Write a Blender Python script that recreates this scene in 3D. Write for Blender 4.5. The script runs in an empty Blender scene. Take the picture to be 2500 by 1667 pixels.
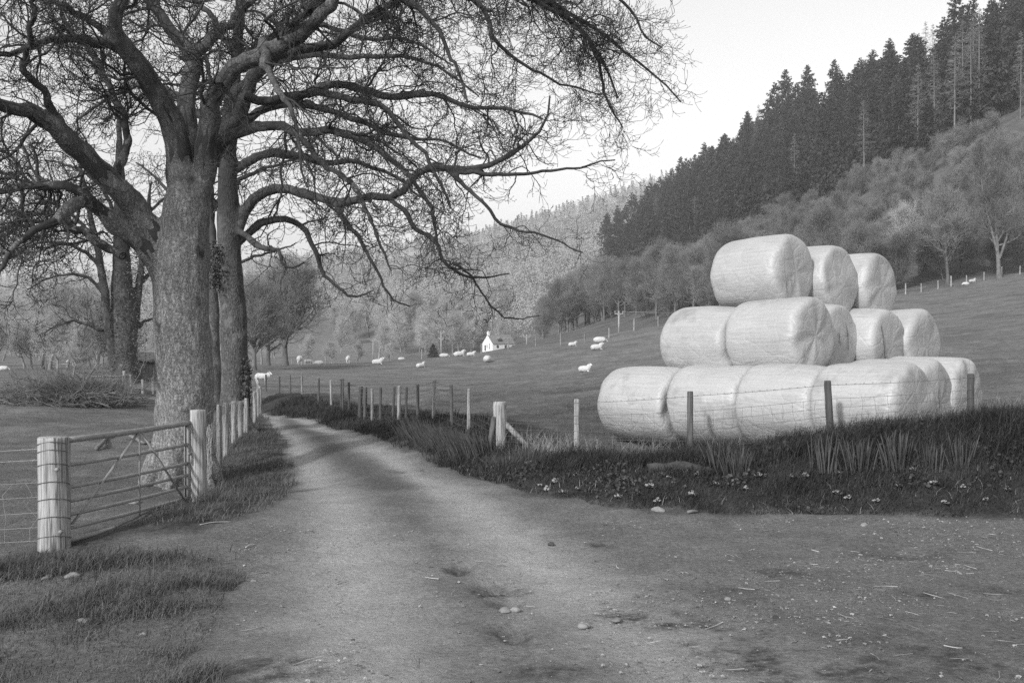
import bpy, math, random
import numpy as np
from mathutils import Vector

C = bpy.context.scene.collection
sc = bpy.context.scene
R = math.radians
# ------------------------------------------------------------------ camera, sky, sun, exposure
FPX, CX, CY, CAMZ = 2430.0, 1250.0, 833.5, 2.0      # photograph scale: 2500 x 1667 pixels, 35 mm lens
cd = bpy.data.cameras.new("camera"); cam = bpy.data.objects.new("camera", cd); C.objects.link(cam)
cam.location = (0, 0, CAMZ); cam.rotation_euler = (R(90), 0, 0)
cd.sensor_width = 36.0; cd.lens = 36.0 * FPX / 2500.0
cd.clip_start = 0.1; cd.clip_end = 6000
sc.camera = cam

SUN_DIR = Vector((-0.56, -0.83, 0)).normalized()     # towards the sun, on the ground
SUN_EL = R(31)
world = bpy.data.worlds.new("World"); sc.world = world; world.use_nodes = True
nt = world.node_tree; nt.nodes.clear()
sky = nt.nodes.new("ShaderNodeTexSky"); sky.sky_type = 'NISHITA'; sky.sun_disc = False
sky.sun_elevation = SUN_EL
sky.sun_rotation = math.atan2(SUN_DIR.x, SUN_DIR.y)
sky.air_density = 3.0; sky.dust_density = 1.0; sky.ozone_density = 0.5; sky.altitude = 100
bw = nt.nodes.new("ShaderNodeRGBToBW"); bg = nt.nodes.new("ShaderNodeBackground"); wo = nt.nodes.new("ShaderNodeOutputWorld")
nt.links.new(sky.outputs[0], bw.inputs[0]); nt.links.new(bw.outputs[0], bg.inputs[0]); nt.links.new(bg.outputs[0], wo.inputs[0])
bg.inputs[1].default_value = 0.15
sl = bpy.data.lights.new("sun", 'SUN'); so = bpy.data.objects.new("sun", sl); C.objects.link(so)
sl.energy = 2.9; sl.angle = R(5.0); sl.color = (1.0, 1.0, 1.0)
sd = Vector((SUN_DIR.x * math.cos(SUN_EL), SUN_DIR.y * math.cos(SUN_EL), math.sin(SUN_EL)))
so.rotation_euler = sd.to_track_quat('Z', 'Y').to_euler()
so.location = (-30, -30, 60)
try: sc.cycles.sample_clamp_indirect = 2.0; sc.cycles.sample_clamp_direct = 6.0; sc.cycles.use_denoising = False          # keep the fine grain of bark, grass and film
except Exception: pass
sc.view_settings.view_transform = 'Standard'; sc.view_settings.look = 'None'
sc.view_settings.exposure = 0.32; sc.view_settings.gamma = 1.0
try: sc.view_settings.use_curve_mapping = False
except Exception: pass

# ------------------------------------------------------------------ helpers
def P(px, py, d):
    return np.array([(px - CX) / FPX * d, d, CAMZ - (py - CY) / FPX * d])

class MB:
    """collects vertices and faces, linked as ONE mesh object"""
    def __init__(s): s.v = []; s.q = []; s.t = []; s.qm = []; s.tm = []; s.n = 0; s.a = []
    def add(s, v, q=None, t=None, m=0, a=None):
        v = np.asarray(v, float).reshape(-1, 3)
        if q is not None and len(q): q = np.asarray(q, np.int64).reshape(-1, 4) + s.n; s.q.append(q); s.qm.append(np.full(len(q), m))
        if t is not None and len(t): t = np.asarray(t, np.int64).reshape(-1, 3) + s.n; s.t.append(t); s.tm.append(np.full(len(t), m))
        s.v.append(v); s.n += len(v)
        s.a.append(np.full(len(v), 0.5) if a is None else np.broadcast_to(np.asarray(a, float), (len(v),)))
        return s
    def box(s, c, size, rz=0.0, m=0, taper=1.0):
        x, y, z = [k / 2 for k in size]
        v = np.array([(sx * x * (taper if sz > 0 else 1), sy * y * (taper if sz > 0 else 1), sz * z) for sz in (-1, 1) for sx, sy in ((-1, -1), (1, -1), (1, 1), (-1, 1))], float)
        ca, sa = math.cos(rz), math.sin(rz)
        v = np.stack([v[:, 0] * ca - v[:, 1] * sa, v[:, 0] * sa + v[:, 1] * ca, v[:, 2]], 1) + np.asarray(c, float)
        return s.add(v, [(0, 3, 2, 1), (4, 5, 6, 7), (0, 1, 5, 4), (1, 2, 6, 5), (2, 3, 7, 6), (3, 0, 4, 7)], m=m)
    def beam(s, a, b, w, h, m=0):
        a = np.asarray(a, float); b = np.asarray(b, float); t = (b - a) / np.linalg.norm(b - a)
        up = np.array([0, 0, 1.0]) if abs(t[2]) < .95 else np.array([1.0, 0, 0])
        n = np.cross(t, up); n /= np.linalg.norm(n); u = np.cross(n, t)
        v = [p + n * sx * w / 2 + u * sy * h / 2 for p in (a, b) for sx, sy in ((-1, -1), (1, -1), (1, 1), (-1, 1))]
        return s.add(v, [(0, 3, 2, 1), (4, 5, 6, 7), (0, 1, 5, 4), (1, 2, 6, 5), (2, 3, 7, 6), (3, 0, 4, 7)], m=m)
    def tubes(s, Pn, Rn, sides=6, cap=False, m=0, a=None):
        """Pn (N,K,3) centre lines, Rn (N,K) radii"""
        Pn = np.asarray(Pn, float); Rn = np.asarray(Rn, float)
        if Pn.ndim == 2: Pn = Pn[None]; Rn = Rn[None]
        N, K, _ = Pn.shape
        T = np.gradient(Pn, axis=1); T /= (np.linalg.norm(T, axis=2, keepdims=True) + 1e-9)
        mean = T.mean(1); ref = np.eye(3)[np.abs(mean).argmin(1)]
        n = np.cross(T, ref[:, None, :]); n /= (np.linalg.norm(n, axis=2, keepdims=True) + 1e-9)
        b = np.cross(T, n)
        ang = np.arange(sides) * 2 * np.pi / sides
        V = Pn[:, :, None, :] + Rn[:, :, None, None] * (n[:, :, None, :] * np.cos(ang)[None, None, :, None] + b[:, :, None, :] * np.sin(ang)[None, None, :, None])
        i = np.arange(N)[:, None, None] * K * sides; k = np.arange(K - 1)[None, :, None] * sides; j = np.arange(sides)[None, None, :]; j2 = (j + 1) % sides
        Q = np.stack([i + k + j, i + k + j2, i + k + sides + j2, i + k + sides + j], -1).reshape(-1, 4)
        tt = None
        V = V.reshape(-1, 3)
        if cap:
            t0 = []; ex = []; base = N * K * sides
            for q in range(N):
                for e, kk in ((0, 0), (1, K - 1)):
                    cidx = base + len(ex); ex.append(Pn[q, kk])
                    o = q * K * sides + kk * sides
                    for jj in range(sides):
                        f = (o + jj, o + (jj + 1) % sides, cidx)
                        t0.append(f[::-1] if e == 0 else f)
            V = np.concatenate([V, np.array(ex)]); tt = t0
        if a is not None: a = np.repeat(np.asarray(a, float), K * sides); 
        if a is not None and cap: a = np.concatenate([a, np.full(len(V) - len(a), .5)])
        return s.add(V, Q, tt, m=m, a=a)
    def mesh(s, name, mats, smooth=True, origin=(0, 0, 0), attr=None):
        v = np.concatenate(s.v) - np.asarray(origin, float)
        q = np.concatenate(s.q) if s.q else np.zeros((0, 4), np.int64)
        t = np.concatenate(s.t) if s.t else np.zeros((0, 3), np.int64)
        me = bpy.data.meshes.new(name)
        me.vertices.add(len(v)); me.vertices.foreach_set('co', v.astype(np.float32).ravel())
        nl = q.size + t.size
        me.loops.add(nl); me.loops.foreach_set('vertex_index', np.concatenate([q.ravel(), t.ravel()]).astype(np.int32))
        npoly = len(q) + len(t)
        me.polygons.add(npoly)
        st = np.concatenate([np.arange(len(q)) * 4, len(q) * 4 + np.arange(len(t)) * 3]).astype(np.int32)
        me.polygons.foreach_set('loop_start', st)
        mi = np.concatenate(s.qm + s.tm).astype(np.int32) if npoly else np.zeros(0, np.int32)
        for mm in (mats if isinstance(mats, (list, tuple)) else [mats]): me.materials.append(mm)
        me.polygons.foreach_set('material_index', mi)
        me.polygons.foreach_set('use_smooth', np.full(npoly, bool(smooth)))
        if attr:
            at = me.attributes.new(attr, 'FLOAT', 'POINT'); at.data.foreach_set('value', np.concatenate(s.a).astype(np.float32))
        me.update(calc_edges=True); me.validate()
        return me

def link(name, me, parent=None, loc=None):
    o = bpy.data.objects.new(name, me); C.objects.link(o)
    if parent is not None: o.parent = parent
    if loc is not None: o.location = loc
    return o
def tag(o, label=None, cat=None, group=None, kind=None):
    if label: o['label'] = label
    if cat: o['category'] = cat
    if group: o['group'] = group
    if kind: o['kind'] = kind
    return o
def thing(name, label, cat, loc=(0, 0, 0), rz=0.0, group=None):
    o = bpy.data.objects.new(name, None); C.objects.link(o); o.location = loc; o.rotation_euler = (0, 0, rz)
    o.empty_display_size = 0.3
    return tag(o, label, cat, group)
def part(name, mb, mats, parent, smooth=True, attr=None, world=True):
    org = tuple(parent.location) if world else (0, 0, 0)
    return link(name, mb.mesh(name, mats, smooth, org, attr), parent)
def solo(name, mb, mats, label, cat, base, group=None, smooth=True, attr=None):
    """a thing that is one mesh; vertices in world space, origin moved to base"""
    o = link(name, mb.mesh(name, mats, smooth, base, attr), None, base)
    return tag(o, label, cat, group)
def copy_thing(root, loc, rz=0.0, scale=1.0, label=None, group=None):
    r = root.copy(); C.objects.link(r); r.location = loc; r.rotation_euler = (0, 0, rz)
    r.scale = (scale, scale, scale) if not isinstance(scale, (tuple, list)) else scale
    if label: r['label'] = label
    if group: r['group'] = group
    for ch in list(root.children):
        c = ch.copy(); C.objects.link(c); c.parent = r
        for g in ch.children:
            d = g.copy(); C.objects.link(d); d.parent = c
    return r
def modified(me, mods):
    """mesh data with modifiers applied"""
    o = bpy.data.objects.new("temp", me); C.objects.link(o)
    for typ, kw in mods:
        m = o.modifiers.new(typ.lower(), typ)
        for k, val in kw.items(): setattr(m, k, val)
    dg = bpy.context.evaluated_depsgraph_get()
    out = bpy.data.meshes.new_from_object(o.evaluated_get(dg))
    bpy.data.objects.remove(o)
    out.polygons.foreach_set('use_smooth', np.ones(len(out.polygons), bool))
    return out
def get_co(me):
    a = np.empty(len(me.vertices) * 3, np.float32); me.vertices.foreach_get('co', a); return a.reshape(-1, 3).astype(float)
def set_co(me, v): me.vertices.foreach_set('co', v.astype(np.float32).ravel()); me.update()

# value noise in numpy
def _hash(ix, iy, iz, seed):
    h = (ix * 374761393 + iy * 668265263 + iz * 2147483647 + seed * 974634777) & 0xFFFFFFFF
    h = ((h ^ (h >> 13)) * 1274126177) & 0xFFFFFFFF
    return ((h ^ (h >> 16)) & 0xFFFF) / 65535.0
def noise3(p, scale=1.0, seed=0):
    p = np.asarray(p, float) * scale
    i = np.floor(p).astype(np.int64); f = p - i; f = f * f * (3 - 2 * f)
    out = 0
    for dx in (0, 1):
        for dy in (0, 1):
            for dz in (0, 1):
                w = (f[:, 0] if dx else 1 - f[:, 0]) * (f[:, 1] if dy else 1 - f[:, 1]) * (f[:, 2] if dz else 1 - f[:, 2])
                out = out + w * _hash(i[:, 0] + dx, i[:, 1] + dy, i[:, 2] + dz, seed)
    return out * 2 - 1
def noise2(x, y, scale=1.0, seed=0, oct=1):
    p = np.stack([np.ravel(x), np.ravel(y), np.zeros(np.size(x))], 1); o = 0; a = 1.0
    for k in range(oct): o = o + a * noise3(p, scale * 2 ** k, seed + k); a *= .5
    return o.reshape(np.shape(x))

# ------------------------------------------------------------------ materials (all greys: the photograph is black and white)
ALB = 1.72
def mat(name, dark, light, scale=3.0, rough=0.85, detail=6.0, bump=0.0, bscale=None, stretch=None, attr=None, attr_amt=0.0, extra=None, spec=0.3, rand=0.0, dist=0.02, ramp=(0.3, 0.7)):
    dark = min(dark * ALB, .85); light = min(light * ALB, .88)
    m = bpy.data.materials.new(name); m.use_nodes = True; t = m.node_tree; N = t.nodes; L = t.links
    b = N["Principled BSDF"]; b.inputs['Roughness'].default_value = rough; b.inputs['Specular IOR Level'].default_value = spec
    tc = N.new("ShaderNodeTexCoord"); src = tc.outputs['Object']
    if stretch:
        mp = N.new("ShaderNodeMapping"); mp.inputs['Scale'].default_value = stretch; L.new(src, mp.inputs[0]); src = mp.outputs[0]
    if rand:
        oi = N.new("ShaderNodeObjectInfo"); ad = N.new("ShaderNodeVectorMath"); ad.operation = 'ADD'
        ml = N.new("ShaderNodeMath"); ml.operation = 'MULTIPLY'; ml.inputs[1].default_value = 57.0; L.new(oi.outputs['Random'], ml.inputs[0])
        L.new(src, ad.inputs[0]); L.new(ml.outputs[0], ad.inputs[1]); src = ad.outputs[0]
    n1 = N.new("ShaderNodeTexNoise"); n1.inputs['Scale'].default_value = scale; n1.inputs['Detail'].default_value = detail; n1.inputs['Roughness'].default_value = 0.62
    L.new(src, n1.inputs['Vector'])
    rp = N.new("ShaderNodeValToRGB"); rp.color_ramp.elements[0].position = ramp[0]; rp.color_ramp.elements[1].position = ramp[1]
    rp.color_ramp.elements[0].color = (dark, dark, dark, 1); rp.color_ramp.elements[1].color = (light, light, light, 1)
    L.new(n1.outputs[0], rp.inputs[0]); col = rp.outputs[0]
    def mul(col, fac_socket, lo, hi):
        mr = N.new("ShaderNodeMapRange"); mr.inputs[3].default_value = lo; mr.inputs[4].default_value = hi; L.new(fac_socket, mr.inputs[0])
        mx = N.new("ShaderNodeMix"); mx.data_type = 'RGBA'; mx.blend_type = 'MULTIPLY'; mx.inputs[0].default_value = 1.0
        L.new(col, mx.inputs[6]); L.new(mr.outputs[0], mx.inputs[7]); return mx.outputs[2]
    if attr:
        an = N.new("ShaderNodeAttribute"); an.attribute_name = attr; col = mul(col, an.outputs['Fac'], 1 - attr_amt, 1 + attr_amt)
    if rand:
        col = mul(col, oi.outputs['Random'], 1 - rand, 1 + rand)
    if extra: col = extra(t, src, col)
    L.new(col, b.inputs['Base Color'])
    if bump:
        n2 = N.new("ShaderNodeTexNoise"); n2.inputs['Scale'].default_value = bscale or scale * 4; n2.inputs['Detail'].default_value = 5; L.new(src, n2.inputs['Vector'])
        bp = N.new("ShaderNodeBump"); bp.inputs['Strength'].default_value = bump; bp.inputs['Distance'].default_value = dist; L.new(n2.outputs[0], bp.inputs['Height']); L.new(bp.outputs[0], b.inputs['Normal'])
    return m

def spots(scale, lo, hi, val, seed=0.0, randomness=1.0):
    """an extra patch layer: where a noise passes a threshold the colour becomes val"""
    def f(t, src, col):
        N = t.nodes; L = t.links
        mp = N.new("ShaderNodeMapping"); mp.inputs['Location'].default_value = (seed, seed * 1.7, seed * .3); L.new(src, mp.inputs[0])
        n = N.new("ShaderNodeTexNoise"); n.inputs['Scale'].default_value = scale; n.inputs['Detail'].default_value = 4; L.new(mp.outputs[0], n.inputs['Vector'])
        mr = N.new("ShaderNodeMapRange"); mr.inputs[1].default_value = lo; mr.inputs[2].default_value = hi; L.new(n.outputs[0], mr.inputs[0])
        mx = N.new("ShaderNodeMix"); mx.data_type = 'RGBA'; L.new(mr.outputs[0], mx.inputs[0]); L.new(col, mx.inputs[6]); mx.inputs[7].default_value = (val, val, val, 1)
        return mx.outputs[2]
    return f
def chain(*fs):
    def f(t, src, col):
        for g in fs: col = g(t, src, col)
        return col
    return f

def cracks(scale, zs, width, val):
    """bark fissures: dark lines between stretched cells"""
    def f(t, src, col):
        N = t.nodes; L = t.links
        nz = N.new("ShaderNodeTexNoise"); nz.inputs['Scale'].default_value = 6; L.new(src, nz.inputs['Vector'])
        sc_ = N.new("ShaderNodeVectorMath"); sc_.operation = 'SCALE'; sc_.inputs['Scale'].default_value = .12; L.new(nz.outputs[1], sc_.inputs[0])
        ad = N.new("ShaderNodeVectorMath"); L.new(src, ad.inputs[0]); L.new(sc_.outputs[0], ad.inputs[1])
        mp = N.new("ShaderNodeMapping"); mp.inputs['Scale'].default_value = (1, 1, zs); L.new(ad.outputs[0], mp.inputs[0])
        v = N.new("ShaderNodeTexVoronoi"); v.feature = 'DISTANCE_TO_EDGE'; v.inputs['Scale'].default_value = scale; L.new(mp.outputs[0], v.inputs['Vector'])
        mr = N.new("ShaderNodeMapRange"); mr.inputs[1].default_value = 0.0; mr.inputs[2].default_value = width; mr.inputs[3].default_value = val; mr.inputs[4].default_value = 1.0; L.new(v.outputs['Distance'], mr.inputs[0])
        mx = N.new("ShaderNodeMix"); mx.data_type = 'RGBA'; mx.blend_type = 'MULTIPLY'; mx.inputs[0].default_value = 1; L.new(col, mx.inputs[6]); L.new(mr.outputs[0], mx.inputs[7])
        b = N["Principled BSDF"]
        bp = N.new("ShaderNodeBump"); bp.inputs['Strength'].default_value = .8; bp.inputs['Distance'].default_value = .03; L.new(mr.outputs[0], bp.inputs['Height']); L.new(bp.outputs[0], b.inputs['Normal'])
        return mx.outputs[2]
    return f

M = {}
def height_moss(z0, z1, val, mmax=.82):
    """moss and wet dark bark taking over on the limbs, from height z0 to z1 above the roots"""
    def f(t, src, col):
        N = t.nodes; L = t.links
        tc = N.new("ShaderNodeTexCoord"); sp = N.new("ShaderNodeSeparateXYZ"); L.new(tc.outputs['Object'], sp.inputs[0])
        nz = N.new("ShaderNodeTexNoise"); nz.inputs['Scale'].default_value = 2.6; nz.inputs['Detail'].default_value = 6; L.new(tc.outputs['Object'], nz.inputs['Vector'])
        ma = N.new("ShaderNodeMath"); ma.operation = 'MULTIPLY_ADD'; ma.inputs[1].default_value = 4.5; L.new(nz.outputs[0], ma.inputs[0]); L.new(sp.outputs[2], ma.inputs[2])
        mr = N.new("ShaderNodeMapRange"); mr.inputs[1].default_value = z0 + 2.2; mr.inputs[2].default_value = z1 + 2.2; mr.inputs[4].default_value = mmax; L.new(ma.outputs[0], mr.inputs[0])
        mx = N.new("ShaderNodeMix"); mx.data_type = 'RGBA'; L.new(mr.outputs[0], mx.inputs[0]); L.new(col, mx.inputs[6]); mx.inputs[7].default_value = (val, val, val, 1); return mx.outputs[2]
    return f
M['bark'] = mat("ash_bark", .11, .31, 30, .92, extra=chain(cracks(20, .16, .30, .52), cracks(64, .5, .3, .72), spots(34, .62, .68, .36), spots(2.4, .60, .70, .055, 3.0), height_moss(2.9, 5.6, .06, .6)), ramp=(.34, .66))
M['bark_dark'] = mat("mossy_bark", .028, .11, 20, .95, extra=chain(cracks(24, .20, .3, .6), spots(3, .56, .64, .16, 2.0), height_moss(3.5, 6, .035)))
M['twig'] = mat("twig_bark", .014, .046, 3, .9)
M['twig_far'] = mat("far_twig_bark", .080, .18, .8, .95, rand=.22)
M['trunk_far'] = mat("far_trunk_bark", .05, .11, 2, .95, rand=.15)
M['hazed_twig'] = mat("hazed_twig_bark", .19, .34, .8, .95, rand=.18)  # twigs paled: distance haze put into the bark colour
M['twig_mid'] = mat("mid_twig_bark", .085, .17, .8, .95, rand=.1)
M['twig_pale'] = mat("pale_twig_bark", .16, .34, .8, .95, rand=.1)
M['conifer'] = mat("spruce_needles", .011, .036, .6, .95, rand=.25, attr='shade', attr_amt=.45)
M['larch'] = mat("larch_bark", .075, .14, 2, .95)
M['conifer_trunk'] = mat("spruce_bark", .06, .13, 2, .95)
def bale_material():
    m = mat("silage_wrap", .245, .29, 1.6, .38, rand=.05, spec=.45); t = m.node_tree; N = t.nodes; L = t.links; b = N["Principled BSDF"]
    tc = N.new("ShaderNodeTexCoord"); oi = N.new("ShaderNodeObjectInfo"); ml = N.new("ShaderNodeMath"); ml.operation = 'MULTIPLY'; ml.inputs[1].default_value = 41; L.new(oi.outputs['Random'], ml.inputs[0])
    ad = N.new("ShaderNodeVectorMath"); L.new(tc.outputs['Object'], ad.inputs[0]); L.new(ml.outputs[0], ad.inputs[1])
    def nz(sc3, scale, det=5):
        mp = N.new("ShaderNodeMapping"); mp.inputs['Scale'].default_value = sc3; L.new(ad.outputs[0], mp.inputs[0]); n = N.new("ShaderNodeTexNoise"); n.inputs['Scale'].default_value = scale; n.inputs['Detail'].default_value = det; n.inputs['Roughness'].default_value = .65; L.new(mp.outputs[0], n.inputs['Vector']); return n.outputs[0]
    def mr(s, a, va, c, vc):
        r = N.new("ShaderNodeMapRange"); r.inputs[1].default_value = a; r.inputs[2].default_value = c; r.inputs[3].default_value = va; r.inputs[4].default_value = vc; L.new(s, r.inputs[0]); return r.outputs[0]
    def mth(o, a, c):
        n = N.new("ShaderNodeMath"); n.operation = o
        for k, q in enumerate((a, c)):
            if isinstance(q, (int, float)): n.inputs[k].default_value = q
            else: L.new(q, n.inputs[k])
        return n.outputs[0]
    lines = nz((.35, 9, 9), 3.0); fine = nz((1, 1, 1), 26); stain = nz((1, 1, 1), 1.7, 3)
    f = mth('MULTIPLY', mr(lines, .35, .89, .62, 1.04), mr(fine, .3, .94, .7, 1.06)); f = mth('MULTIPLY', f, mr(stain, .58, 1.0, .74, .72))
    old = b.inputs['Base Color'].links[0].from_socket
    mx = N.new("ShaderNodeMix"); mx.data_type = 'RGBA'; mx.blend_type = 'MULTIPLY'; mx.inputs[0].default_value = 1; L.new(old, mx.inputs[6]); L.new(f, mx.inputs[7]); L.new(mx.outputs[2], b.inputs['Base Color'])
    vo = N.new("ShaderNodeTexVoronoi"); vo.feature = 'DISTANCE_TO_EDGE'; vo.inputs['Scale'].default_value = 3.2; L.new(ad.outputs[0], vo.inputs['Vector'])
    hgt = mth('ADD', mth('ADD', mth('MULTIPLY', lines, .9), mth('MULTIPLY', fine, .14)), mth('MULTIPLY', mr(vo.outputs['Distance'], 0, 0, .10, 1), .35))
    bp = N.new("ShaderNodeBump"); bp.inputs['Strength'].default_value = .42; bp.inputs['Distance'].default_value = .03; L.new(hgt, bp.inputs['Height']); L.new(bp.outputs[0], b.inputs['Normal']); return m
M['bale'] = bale_material()
M['tear'] = mat("torn_wrap", .10, .25, 9, .8)  # dark grey of the slits torn in the bale wrap
M['post'] = mat("weathered_post", .05, .23, 3, .9, stretch=(14, 14, .8), ramp=(.36, .6), bump=.5, bscale=6, dist=.01, rand=.18, extra=spots(2, .6, .7, .10, 5.0))
M['post_dark'] = mat("dark_post", .03, .09, 3, .9, stretch=(9, 9, .8), bump=.5, bscale=6, dist=.01, rand=.2)
M['post_pale'] = mat("pale_post", .08, .28, 3, .9, stretch=(14, 14, .7), ramp=(.34, .6), bump=.5, bscale=6, dist=.01, extra=spots(2.2, .62, .7, .12, 1.0))
M['wire'] = mat("rusty_wire", .05, .12, 5, .6)
M['wire_pale'] = mat("galvanised_wire", .2, .3, 5, .5)
M['gate'] = mat("galvanised_steel", .11, .19, 8, .55, spec=.5, bump=.1)
M['wool'] = mat("sheep_fleece", .28, .38, 9, .95, bump=.6, bscale=16, dist=.03)
M['face'] = mat("sheep_face", .34, .5, 6, .9)
M['white_wall'] = mat("whitewash", .6, .7, 1.5, .9)
M['slate'] = mat("slate_roof", .09, .15, 2, .7, stretch=(1, 1, 3))
M['dark_glass'] = mat("dark_window_glass", .03, .05, 2, .2)
M['dark_roof'] = mat("dark_sheet_roof", .03, .07, 3, .8)
M['dark'] = mat("dark_boards", .012, .03, 2, .9)
M['pole'] = mat("utility_pole_wood", .17, .26, 2, .9)
M['stone'] = mat("field_stone", .07, .18, 6, .9, bump=.5, rand=.2)
M['flower'] = mat("primrose_petals", .13, .23, 20, .9)
M['leaf'] = mat("dark_leaf", .02, .048, 8, .7, attr='shade', attr_amt=.5)
M['dry_grass'] = mat("dry_grass", .11, .24, 3, .9, attr='shade', attr_amt=.4)
M['grass'] = mat("verge_grass", .012, .034, 2.0, .8, attr='shade', attr_amt=.9)
M['grass_mid'] = mat("short_grass", .035, .08, 2.0, .85, attr='shade', attr_amt=.55)
M['ivy'] = mat("ivy_leaf", .025, .055, 6, .6, attr='shade', attr_amt=.5)
M['brush'] = mat("cut_branch_bark", .055, .15, 4, .9)
M['moss'] = mat("moss", .02, .05, 8, .95)
M['straw'] = mat("dry_stick", .2, .34, 4, .9)

# ------------------------------------------------------------------ terrain height
ctrl = []
for x in (-60, -30, -12, 0, 12, 30, 60):
    for y in (-60, -20, 0, 5, 10): ctrl.append((x, y, 0.0 if x > -8 else -.12))
for x, y, z in ((0, 14, 0), (-2.5, 14, 0), (-3.5, 12, -.08), (-5, 10, -.12), (-4.3, 15.5, -.16), (-7, 14, -.14), (1, 17, .02), (5, 16, .28), (8, 15, .55), (14, 15, .9), (30, 20, 2.4), (60, 40, 6.5), (-12, 20, -.14), (-25, 25, -.1)):
    ctrl.append((x, y, z))
for px, py, d in ((640, 1008, 32.7), (720, 1020, 29.9), (800, 1035, 27.1), (681, 968, 42.6), (738, 978, 36.7), (1143, 1076, 18.6), (1220, 1128, 17), (1408, 1118, 16.8),
                  (640, 938, 62), (200, 990, 33), (300, 936, 48), (50, 906, 75), (200, 880, 130), (-500, 890, 120), (-900, 950, 60),
                  (1100, 950, 52), (1100, 903, 88), (1100, 872, 112), (860, 888, 128), (740, 897, 128), (695, 892, 95), (1307, 848, 108), (1400, 912, 77), (1430, 840, 110), (1560, 806, 113), (1750, 775, 116),
                  (1600, 895, 52), (1900, 745, 119), (2211, 718, 124), (2450, 672, 130), (2300, 800, 66), (2300, 905, 30), (2600, 640, 135), (2600, 860, 40),
                  (2400, 345, 190), (2500, 290, 185), (2200, 415, 210), (1920, 540, 240), (1780, 600, 270), (1640, 660, 310), (1500, 690, 360), (2700, 200, 190),
                  (2560, 40, 265), (2420, 118, 270), (2200, 222, 300), (2000, 280, 340), (1850, 382, 385), (1700, 462, 430), (1590, 536, 470), (1500, 590, 500),
                  (1640, 445, 900), (1400, 525, 900), (1150, 600, 950), (900, 630, 1000), (600, 660, 1000), (200, 705, 1050), (-300, 715, 1100), (-1200, 700, 1100),
                  (1500, 812, 170), (1300, 846, 170), (1300, 838, 230), (1430, 800, 300), (1200, 868, 300), (1250, 864, 312), (1150, 869, 290), (1295, 852, 300), (1100, 872, 300), (1200, 864, 150), (1200, 862, 240), (1190, 859, 350), (1240, 859, 362), (1268, 859, 382), (1215, 860, 372), (1310, 835, 390), (1130, 868, 200), (1050, 874, 250), (1000, 872, 330), (1100, 862, 380), (1250, 805, 450), (1000, 790, 470), (850, 800, 480), (1350, 660, 560), (1100, 700, 640), (900, 720, 680)):
    ctrl.append(tuple(P(px, py, d)))
for x, y, z in ((-40, 300, -1.0), (-100, 200, -.9), (-200, 300, 0), (-120, 450, 2), (-300, 500, 6), (-400, 150, -1), (-400, 800, 40), (160, 450, 95), (120, 620, 82), (260, 300, 112), (260, 150, 75), (300, 0, 60), (150, 60, 22), (300, 600, 130), (400, 900, 160), (150, 0, 16), (600, 300, 150), (-800, 0, 5), (-800, 900, 60), (0, 1500, 90), (300, 1500, 110), (-600, 1500, 60), (800, 1500, 120), (900, 600, 150), (900, 0, 120), (-15, 45, -.1)):
    ctrl.append((x, y, z))
ctrl = np.array(ctrl)
def _rbf_fit():
    X = ctrl[:, :2]; n = len(X)
    r = np.linalg.norm(X[:, None] - X[None], axis=2); K = -np.sqrt(r * r + 9.0) - np.eye(n) * .15
    A = np.zeros((n + 3, n + 3)); A[:n, :n] = K; A[:n, n] = 1; A[:n, n + 1:] = X / 100; A[n, :n] = 1; A[n + 1:, :n] = X.T / 100
    return np.linalg.solve(A, np.concatenate([ctrl[:, 2], np.zeros(3)]))
_w = _rbf_fit()
def H0(x, y):
    x = np.asarray(x, float); y = np.asarray(y, float); sh = x.shape; x = x.ravel(); y = y.ravel(); out = np.empty(len(x))
    for s in range(0, len(x), 20000):
        xx = x[s:s + 20000]; yy = y[s:s + 20000]
        r2 = (xx[:, None] - ctrl[None, :, 0]) ** 2 + (yy[:, None] - ctrl[None, :, 1]) ** 2
        out[s:s + 20000] = -np.sqrt(r2 + 9.0) @ _w[:-3] + _w[-3] + xx / 100 * _w[-2] + yy / 100 * _w[-1]
    return out.reshape(sh)
def polydist(x, y, pts):
    """distance to a polyline"""
    x = np.ravel(x); y = np.ravel(y); best = np.full(x.shape, 1e9)
    for (ax, ay), (bx, by) in zip(pts[:-1], pts[1:]):
        dx, dy = bx - ax, by - ay; t = np.clip(((x - ax) * dx + (y - ay) * dy) / (dx * dx + dy * dy + 1e-12), 0, 1)
        best = np.minimum(best, np.hypot(x - ax - t * dx, y - ay - t * dy))
    return best
def inside(x, y, poly):
    x = np.ravel(x); y = np.ravel(y); c = np.zeros(x.shape, bool)
    for (ax, ay), (bx, by) in zip(poly, poly[1:] + poly[:1]):
        k = ((ay > y) != (by > y)) & (x < (bx - ax) * (y - ay) / (by - ay + 1e-12) + ax); c ^= k
    return c
def hit0(px, py, H=None):
    """where the ray through a photo pixel meets the base terrain"""
    d = np.concatenate([np.arange(3, 60, .05), np.arange(60, 1300, .5)])
    z = CAMZ - (py - CY) / FPX * d; h = (H or H0)((px - CX) / FPX * d, d)
    k = np.nonzero(z < h)[0]; k = k[0] if len(k) else len(d) - 1
    return ((px - CX) / FPX * d[k], d[k])
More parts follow.
